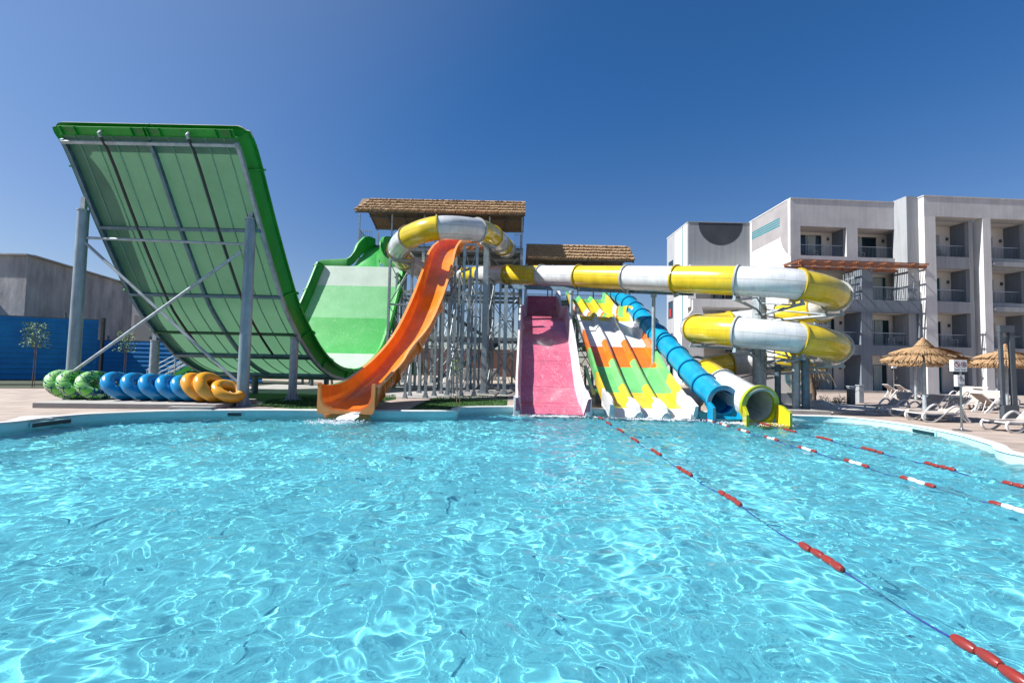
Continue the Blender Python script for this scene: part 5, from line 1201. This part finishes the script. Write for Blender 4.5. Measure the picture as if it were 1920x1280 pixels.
for i, v in enumerate(b.v): b.v[i] = (c[0] + (v[0] - c[0]) * 1.2 + r.uniform(-.05, .05), v[1] + r.uniform(-.05, .05), v[2] + r.uniform(-.02, .02))
b.build('stone', 'rock_white', rk)
for k in range(26):
    px = r.uniform(1488, 1585); p = onz(px, r.uniform(769, 772)) + V(0, r.uniform(.6, 1.3), 0); s_ = r.uniform(.05, .13)
    b = MB(); b.lathe(p, [(s_, -.01), (s_ * 1.1, s_ * .4), (s_ * .6, s_ * .9), (0, s_)], 7, smooth=False)
    for i, v in enumerate(b.v): b.v[i] = tuple(np.array(v) + [r.uniform(-.02, .02) for _ in range(3)])
    tag(b.build('stone', 'rock_white'), 'small white stone in the strip of loose stones behind the grey kerb', 'stone', 'loose white stones behind the kerb')
def shrub(loc, rad, label, seed, n=220, name='shrub', mt='leaf', stems=7):
    r = random.Random(seed); e = empty(name, loc, label, 'plant'); L = V(*loc); b = MB(); f_ = MB()
    for k in range(stems):
        a = r.uniform(0, 6.28); tip = L + V(math.cos(a) * rad * .7, math.sin(a) * rad * .7, rad * r.uniform(.8, 1.4)); b.tube([L, (L + tip) / 2 + V(0, 0, .05), tip], [.01, .008, .004], 5)
    for k in range(n):
        a = r.uniform(0, 6.28); rr = rad * r.random() ** .5; c = L + V(math.cos(a) * rr, math.sin(a) * rr, .02 + rad * 1.3 * r.random() * (1.1 - rr / rad * .6)); d = nrm([r.uniform(-1, 1), r.uniform(-1, 1), r.uniform(-.2, 1)]); s_ = nrm(np.cross(d, [0, .3, 1])); l = r.uniform(.06, .13)
        f_.add([c, c + d * l * .5 + s_ * l * .22, c + d * l, c + d * l * .5 - s_ * l * .22], [(0, 1, 2, 3)])
    b.build('stem', 'trunk', e); f_.build('foliage', mt, e)
shrub(onz(1575, 757), .35, 'low green ground plant left of the bollards', 3); shrub(onz(1545, 756), .3, 'low sparse plant between the palm and the bollards', 6, 120)

# ------------------------------------------------------------------ straw umbrellas
def straw_umbrella(R=1.45, seed=1):
    r = random.Random(seed); e = empty('straw_umbrella', (0, 0, 0))
    b = MB(); b.cyl((0, 0, 0), (0, 0, 2.6), .065, n=12); b.build('pole', 'galv_light', e)
    b = MB(); b.cyl((0, 0, 0), (0, 0, .05), .28, n=18); b.build('base', 'concrete_slab', e)
    b = MB()
    for k in range(8): a = k * math.pi / 4; b.beam((.05 * math.cos(a), .05 * math.sin(a), 2.55), (1.25 * math.cos(a), 1.25 * math.sin(a), 2.28), .03, .04)
    b.build('ribs', 'timber', e)
    def tier(r0_, z0, r1_, z1, n, th, nm):
        b = MB()
        for lay in range(2):
            for k in range(n):
                a = 2 * math.pi * (k + r.random()) / n; da = 2 * math.pi / n * 1.3; rj = r1_ * r.uniform(.93, 1.04) - lay * .05; zj = z1 - lay * th + r.uniform(-.025, .02); tw = r.uniform(-.05, .05); zm = (z0 + z1) / 2 + .06 * (r1_ - r0_) - lay * th * .6; rm = (r0_ + r1_) / 2
                q = lambda rr, aa, z: (rr * math.cos(aa), rr * math.sin(aa), z)
                b.add([q(r0_, a, z0 - lay * th), q(r0_, a + da, z0 - lay * th), q(rm, a + da, zm), q(rm, a, zm + .012), q(rj, a + da * .9 + tw, zj), q(rj, a + tw, zj + .012), q(rj - .01, a + tw, zj - .03), q(rj - .01, a + da * .9 + tw, zj - .03)], [(0, 3, 2, 1), (3, 5, 4, 2), (5, 6, 7, 4)])
        b.build(nm, 'straw', e)
    tier(.35, 2.50, R, 2.14, 260, .07, 'thatch_tier'); tier(.25, 2.66, R * .78, 2.40, 200, .07, 'thatch_tier'); tier(.02, 3.0, .30, 2.62, 110, .04, 'thatch_cap')
    b = MB()
    for z, rr in ((2.70, .27), (2.76, .20), (2.82, .13)): b.torus((0, 0, z), (0, 0, 1), rr, .012, 20, 6)
    b.build('binding', 'timber', e); return e
um = straw_umbrella(1.24)
for i, (px, Y, lb) in enumerate(((1732, 16.7, 'nearest straw umbrella on a grey pole between the pair of sun loungers'), (1716, 27.5, 'straw umbrella half hidden behind and below the nearest one'), (1886, 19.3, 'straw umbrella behind the tall slotted post'), (1868, 25.8, 'farther straw umbrella peeking out under the one behind the slotted post'))):
    x_ = at(px, 700, Y)[0]; p = (x_, Y, 0)
    if i == 0: um.location = Vector(p); um['label'] = lb; um['category'] = 'umbrella'; um['group'] = 'straw umbrellas on the deck'
    else: copy_tree(um, None, p, i * .7, lb)

# ------------------------------------------------------------------ sun loungers
def lounger():
    e = empty('sun_lounger', (0, 0, 0), '', 'sun lounger', 'white sun loungers on the deck')
    side = [(.02, .31), (-.05, .22), (.0, .08), (.16, .02), (.38, .04), (.62, .2), (.85, .42), (1.05, .55), (1.22, .56), (1.38, .44), (1.52, .2), (1.68, .03)]
    sec = [(1.68, .03), (1.58, .02), (1.46, .12), (1.36, .30)]; rail = [(.0, .31), (.3, .29), (.8, .31), (1.3, .32), (1.42, .30)]
    for y in (-.33, .33):
        b = MB()
        for pth, r_ in ((side, .024), (sec, .022), (rail, .026)):
            sp, _ = spline([(x, y + (.03 if y > 0 else -.03) * (z > .34), z) for x, z in pth], 4); b.sweep(sp, [(-r_ * 1.1, -r_), (r_ * 1.1, -r_), (r_ * 1.3, 0), (r_ * 1.1, r_), (-r_ * 1.1, r_), (-r_ * 1.3, 0)], 0, True, side=(0, 1, 0))
        b.build('side_frame', 'lounger_plastic', e)
    b = MB(); sp, _ = spline([(.03, 0, .325), (.4, 0, .31), (.8, 0, .325), (1.18, 0, .345)], 5); b.sweep(sp, [(-.30, -.006), (.30, -.006), (.30, .006), (-.30, .006)], 0, False, side=(0, 1, 0)); b.build('seat', 'sling', e)
    for x in (.02, .62, 1.2): b = MB(); b.box(x - .02, x + .02, -.33, .33, .275, .305); b.build('cross_bar', 'lounger_plastic', e)
    b = MB(); P0, P1 = V(1.16, 0, .33), V(1.78, 0, .86)
    for y in (-.30, .30): b.tube([P0 + V(0, y, 0), P1 + V(0, y, 0)], .022, 8)
    b.tube([P1 + V(0, y, 0) for y in (-.30, -.1, .1, .30)], .022, 8); bk = b.build('backrest', 'lounger_plastic', e)
    b = MB(); mid = (P0 + P1) / 2 + V(.02, 0, -.02); b.sweep([P0, mid, P1], [(-.29, -.005), (.29, -.005), (.29, .005), (-.29, .005)], side=(0, 1, 0)); b.build('sling', 'sling', bk)
    b = MB(); b.tube([(1.66, -.2, .06), (1.5, -.2, .60), (1.5, .2, .60), (1.66, .2, .06)], .016, 6); b.build('prop', 'lounger_plastic', e)
    return e
ln = lounger(); first = True
def put(px, py, rot, lb, flip=False):
    global first
    p = onz(px, py)
    if first: ln.location = Vector(p); ln.rotation_euler = (0, 0, rot); ln['label'] = lb; first = False
    else: copy_tree(ln, None, p, rot, lb)
    return p
D = math.radians
put(1716, 789, D(3), 'nearest white sun lounger at the pool edge left of the sign post')
put(1686, 782, D(9), 'white sun lounger lying directly behind the nearest one by the sign post')
put(1638, 774, D(14), 'leftmost white sun lounger of the trio under the nearest straw umbrella')
put(1719, 747, D(168), 'far white sun lounger with raised back, leftmost on the deck in front of the hotel')
put(1745, 749, D(165), 'far white sun lounger second from the left in front of the hotel')
put(1772, 750, D(8), 'far white sun lounger with curled feet just right of the small teal pool')
put(1812, 768, D(30), 'white sun lounger between the sign post and the tall slotted post')
put(1836, 768, D(28), 'white sun lounger touching the left side of the tall slotted post')
put(1800, 752, D(12), 'far white sun lounger partly behind the sign post')
put(1900, 758, D(170), 'white sun lounger visible just right of the tall slotted post')
put(1916, 776, D(172), 'low white sun lounger cut by the right picture edge behind the slotted post')
put(1866, 808, D(6), 'white sun lounger at the bottom right corner of the deck cut by the picture edge')
# ------------------------------------------------------------------ signs, slotted post
def sign():
    p = onz(1803, 807); Y = p[1]; e = empty('notice_sign', p, 'white pool notice boards on a steel pole showing crossed-out circles', 'sign'); k = Y / F
    b = MB(); b.cyl(p, p + V(0, 0, 2.05), .028, n=12); b.build('pole', 'stainless', e); b = MB(); b.lathe(p, [(.22, 0), (.22, .02), (.05, .05), (.03, .08)], 20); b.build('base', 'stainless', e)
    hor = 680 + (1797 - 960) * .021
    Z = lambda y: EYE + (hor - y) * k
    X_ = lambda px: at(px, 700, Y)[0]
    def disc(c, r0_, r1_, mt, par, nm, y_):
        b = MB(); n = 28; vs = [c + V(rr * math.cos(2 * math.pi * i / n), y_, rr * math.sin(2 * math.pi * i / n)) for rr in (r0_, r1_) for i in range(n)]
        b.add(vs, [(i, (i + 1) % n, n + (i + 1) % n, n + i) for i in range(n)]); b.build(nm, mt, par)
    b = MB(); x0, x1, z0, z1 = X_(1783), X_(1808.5), Z(696), Z(674.5); b.box(x0, x1, Y - .08, Y + .05, z0, z1); bd = b.build('upper_board', 'sign_white', e, .004)
    for i, f_ in enumerate((.27, .74)):
        c = V(x0 + (x1 - x0) * f_, Y - .083, z0 + (z1 - z0) * .62); R_ = .085; disc(c, R_ * .8, R_, 'sign_red', bd, 'prohibition_ring', 0)
        b = MB(); b.beam(c + V(-R_ * .6, -.002, R_ * .6), c + V(R_ * .6, -.002, -R_ * .6), .004, .014, up=(0, 1, 0)); b.build('prohibition_bar', 'sign_red', bd)
        b = MB()
        if i == 0: b.tube([c + V(-.02, -.001, .05), c + V(.01, -.001, .0), c + V(.05, -.001, -.02)], .009, 5); b.tube([c + V(.03, -.001, -.05), c + V(.045, -.001, -.02)], .009, 5); b.torus(c + V(-.03, -.001, .06), (0, 1, 0), .01, .006, 10, 5)
        else: b.beam(c + V(-.05, -.001, -.05), c + V(.05, -.001, .05), .004, .012, up=(0, 1, 0)); b.beam(c + V(-.045, -.001, -.0), c + V(.02, -.001, .05), .004, .01, up=(0, 1, 0)); b.beam(c + V(.0, -.001, -.04), c + V(.05, -.001, -.01), .004, .01, up=(0, 1, 0))
        b.build('pictogram', 'sign_black', bd)
        b = MB()
        for q in range(8): b.box(c[0] - .075 + q * .019, c[0] - .075 + q * .019 + .013, Y - .084, Y - .081, z0 + .05, z0 + .068)
        b.build('caption', 'sign_black', bd)
    b = MB(); x0, x1, z0, z1 = X_(1789.5), X_(1803), Z(724), Z(702.5); b.box(x0, x1, Y - .08, Y + .03, z0, z1); bd = b.build('lower_board', 'sign_white', e, .004)
    c = V((x0 + x1) / 2 + .01, Y - .083, (z0 + z1) / 2 + .05); b = MB(); b.tube([c + V(-.02, 0, -.07), c + V(-.01, 0, .03)], .007, 5); b.tube([c + V(-.06, 0, .03), c + V(-.01, 0, .06), c + V(.03, 0, .035)], .008, 5); b.torus(c + V(-.01, 0, .09), (0, 1, 0), .016, .006, 12, 5); b.tube([c + V(.0, 0, -.01), c + V(.07, 0, -.01)], .007, 5); b.tube([c + V(.07, 0, -.01), c + V(.07, 0, -.05)], .007, 5); b.build('pictogram', 'sign_black', bd)
    b = MB()
    for q in range(7): b.box(x0 + .035 + q * .026, x0 + .052 + q * .026, Y - .084, Y - .081, z0 + .06, z0 + .078)
    for q in range(5): b.box(x0 + .06 + q * .026, x0 + .078 + q * .026, Y - .084, Y - .081, z0 + .03, z0 + .044)
    b.build('caption', 'sign_black', bd)
    b = MB(); b.box(X_(1803) + .002, X_(1807), Y - .03, Y + .05, Z(724), Z(702)); b.build('side_box', 'timber', e)
sign()
p = onz(1893, 796); e = empty('slotted_post', p, 'tall dark grey post with a long vertical slot at the pool deck on the right', 'post'); H = 3.38
def slab(pts, y0, y1, nm, mt='steel_grey_post'):
    b = MB(); n = len(pts); vs = [(p[0] + x, p[1] + y, z) for y in (y0, y1) for x, z in pts]; fs = [tuple(range(n)), tuple(range(2 * n - 1, n - 1, -1))] + [(i, (i + 1) % n, n + (i + 1) % n, n + i) for i in range(n)]; b.add(vs, fs); b.build(nm, mt, e, .008)
slab([(-.25, 0), (.25, 0), (.25, .66), (-.25, .66)], -.08, .08, 'base_block'); slab([(-.25, .665), (-.16, .665), (-.20, H - .22), (-.29, H - .22)], -.04, .04, 'upright'); slab([(.10, .665), (.25, .665), (.20, H - .22), (.05, H - .22)], -.04, .04, 'upright'); slab([(-.29, H - .217), (.20, H - .217), (.20, H), (-.29, H)], -.06, .06, 'head')
# small sign and shower stand far on the deck
p = onz(1676, 742); e = empty('deck_shower', p, 'slim white shower stand with a small board in front of the glass door', 'shower'); b = MB(); b.cyl(p, p + V(0, 0, 2.1), .035, n=10); b.tube([p + V(0, 0, 1.2), p + V(.22, 0, 1.2), p + V(.22, 0, 1.35)], .02, 6); b.build('pipe', 'stainless', e)
b = MB(); b.box(p[0] - .14, p[0] + .14, p[1] - .1, p[1] + .02, 1.95, 2.45); b.build('board', 'sign_white', e)
# small second pool
b = MB(); q0, q1 = onz(1752, 748.5), onz(1836, 751); b.prism([tuple(q0[:2]), tuple(q1[:2]), (q1[0] + .3, q1[1] + 1.4), (q0[0], q0[1] + 1.4)], 0, .17)
tag(b.build('small_pool_rim', 'pool_rim'), kind='structure')
b = MB(); b.prism([(q0[0] + .3, q0[1] + .2), (q1[0] - .2, q1[1] + .2), (q1[0], q1[1] + 1.2), (q0[0] + .3, q0[1] + 1.2)], .15, .19); tag(b.build('small_pool_water', 'teal_water'), kind='structure')
on_wall(66, 141, 'dark long skimmer slot in the left pool wall'); on_wall(436, 449, 'small round dark inlet in the far left pool wall', 'pool_inlet'); on_wall(1708, 1746, 'dark long skimmer slot in the right pool wall')

# ------------------------------------------------------------------ swim rings in a row
def ring_(name, cx_, cy_, R, r, tilt, mt, lb, grp, n=(.80, -.42, .42)):
    e = empty(name, (cx_, cy_, .17), lb, 'swim ring', grp); n_ = nrm(n); zc = .17 + R * math.sqrt(1 - n_[2] ** 2) + r - .012
    b = MB(); b.torus((cx_, cy_, zc), n_, R, r, 48, 20)
    ob = b.build('ring_body', mt, e)
    up = nrm(V(0, 0, 1) - n_ * n_[2]); sd = nrm(np.cross(n_, up)); w_ = MB()
    for k in range(10):      # puckers along the welded seam
        th = math.radians(60 + k * 9); er = math.cos(th) * sd + math.sin(th) * up; c = V(cx_, cy_, zc) + er * R
        tt = np.cross(n_, er); pts = [c + r * 1.005 * (math.cos(q) * er + math.sin(q) * (-n_)) for q in np.linspace(.75, 1.15, 4)]; w_.tube(pts, .006, 4)
    w_.build('seam_puckers', mt, ob)
    v = MB(); th = math.radians(20); er = math.cos(th) * sd + math.sin(th) * up; c = V(cx_, cy_, zc) + er * (R + r * .2) + n_ * (r * .97); v.cyl(c, c + n_ * .02, .03, n=10); v.build('valve', mt, ob)
    return e
Yr = 16.15
def rx(px): return at(px, 730, Yr)[0]
GG = [(rx(124), 'leftmost green patterned swim ring'), (rx(146), 'middle one of the three green patterned swim rings'), (rx(182), 'third green patterned swim ring touching the first blue ring')]
for x_, lb in GG: ring_('swim_ring', x_, Yr, .41, .20, 0, 'ring_pattern', lb, 'green patterned swim rings', n=(.72, -.22, .65) if 'third' not in lb else (.64, -.36, .66))
nm_ = ['blue swim ring next to the green ones', 'second blue swim ring from the left', 'middle one of the five blue swim rings', 'fourth blue swim ring from the left', 'blue swim ring next to the orange ones']
for k, px in enumerate((226, 262, 294, 325, 352)): ring_('swim_ring', rx(px), Yr + .0, 0.405 - .006 * k, .205 - .004 * k, 0, 'ring_blue', nm_[k], 'plain blue swim rings', n=(.70, -.10, .68))
ring_('swim_ring', rx(375), Yr - .08, .42, .19, 0, 'ring_orange', 'orange swim ring next to the last blue one', 'orange swim rings', n=(.75, -.05, .64)); ring_('swim_ring', rx(402), Yr - .16, .41, .21, 0, 'ring_orange', 'middle and largest orange swim ring', 'orange swim rings', n=(.74, -.12, .62)); ring_('swim_ring', rx(432), Yr - .1, .39, .18, 0, 'ring_orange', 'last orange swim ring lying open against the steel pole', 'orange swim rings', n=(.52, -.2, .82))

# ------------------------------------------------------------------ running water and foam at the slide mouths
mt_ = mat('foam_white', (.95, .98, 1.0), .6); mf = bpy.data.materials.new('stream'); mf.use_nodes = True; mp_ = mf.node_tree.nodes['Principled BSDF']; mp_.inputs['Base Color'].default_value = (.75, .85, .88, 1); mp_.inputs['Roughness'].default_value = .15; mp_.inputs['Alpha'].default_value = .75; M['stream'] = mf
r = random.Random(12); b = MB(); nw = 10; vs = []
for i in range(13):
    t = i / 12; y = 15.28 - .75 * t; z = .0 - .30 * t * t - .02; hw_ = .20 + .16 * t
    for k in range(nw + 1): u_ = k / nw * 2 - 1; vs.append((-5.15 + u_ * hw_ + .05 * math.sin(9 * t + k) - .25 * t, y + r.uniform(-.03, .03) * t, z + .03 * math.cos(u_ * 2.5) + r.uniform(-.012, .012)))
b.add(vs, [(i * (nw + 1) + k, i * (nw + 1) + k + 1, (i + 1) * (nw + 1) + k + 1, (i + 1) * (nw + 1) + k) for i in range(12) for k in range(nw)], 0, True)
tag(b.build('water_stream', 'stream'), 'white sheet of water pouring from the mouth of the orange slide', 'water')
for cx_, cy_, wx, wy, n_, lb in ((-5.5, 14.4, .75, .28, 900, 'white foam on the pool below the orange slide'), (1.6, 17.1, 1.5, .18, 700, 'thin line of foam along the foot of the pink slide'), (5.33, 16.75, 1.7, .16, 700, 'foam along the feet of the three-lane slide'), (8.3, 16.1, 1.0, .25, 600, 'foam under the blue and yellow tube exits')):
    b = MB()
    for k in range(n_):
        x = cx_ + r.gauss(0, .5) * wx; y = cy_ + (r.gauss(0, .6) - abs(r.gauss(0, .7))) * wy * 1.3; s_ = r.uniform(.006, .02); z = WATER + .012 + r.uniform(0, .02); h = s_ * r.uniform(.3, .8)
        b.add([(x + s_ * math.cos(a) * r.uniform(.7, 1.3), y + s_ * math.sin(a) * r.uniform(.6, 1), z - .02) for a in np.linspace(0, 5.2, 6)] + [(x, y, z + h)], [(i, (i + 1) % 6, 6) for i in range(6)], 0, True)
    tag(b.build('foam', 'foam_white'), lb, 'foam', kind='stuff')
# ------------------------------------------------------------------ lane ropes
def lane_rope(x, ys_, pattern, lb, y_end):
    e = empty('lane_rope', (x, ys_[0], WATER), lb, 'lane rope', 'floating lane ropes in the pool'); r = random.Random(int(x * 10))
    b = MB(); pts = []
    yy = [1.0] + sorted(ys_) + [y_end]
    for a, c in zip(yy[:-1], yy[1:]):
        for t in np.linspace(0, 1, 9)[:-1]: y = a + (c - a) * t; pts.append((x + .02 * math.sin(y * 2.1), y, WATER + .045 - .05 * math.sin(math.pi * t)))
    pts.append((x, y_end, -.05)); b.tube(pts, .0085 if x < 4 else .012, 6); b.build('rope', 'rope', e)
    for y in ys_:
        n = len(pattern); ln_ = .165; yc = y - (n - 1) * ln_ / 2
        for k, c in enumerate(pattern):
            if c == '-': continue
            p = V(x + .02 * math.sin(y * 2.1) + r.uniform(-.012, .012), yc + k * ln_ + r.uniform(-.01, .01), WATER + .035 + r.uniform(-.006, .006)); tilt = r.uniform(-.05, .05)
            prof = [(-.083, .012), (-.077, .028), (-.055, .036), (-.02, .040), (.02, .040), (.055, .036), (.077, .028), (.083, .012)]
            b = MB(); b.tube([p + V(tilt * d, d, 0) for d, _ in prof], [q for _, q in prof], 12); b.build('float', 'white_float' if c == 'w' else 'red_float', e)
lane_rope(3.22, [3.05, 4.75, 6.75, 8.4, 10.15, 11.8, 13.4, 15.0, 16.4], 'rrrr', 'nearest lane rope, blue with clusters of four red floats', 17.9)
lane_rope(7.1, [5.0, 6.5, 8.0, 9.45, 10.95, 12.5, 13.9, 15.2, 16.3], 'rwwr', 'middle lane rope with red and white floats ending at the blue tube', 17.3)
lane_rope(8.68, [6.2, 7.75, 9.3, 11.0, 12.7, 14.2, 15.6], 'rrrr', 'right lane rope with red floats ending at the yellow tube exit', 17.2)
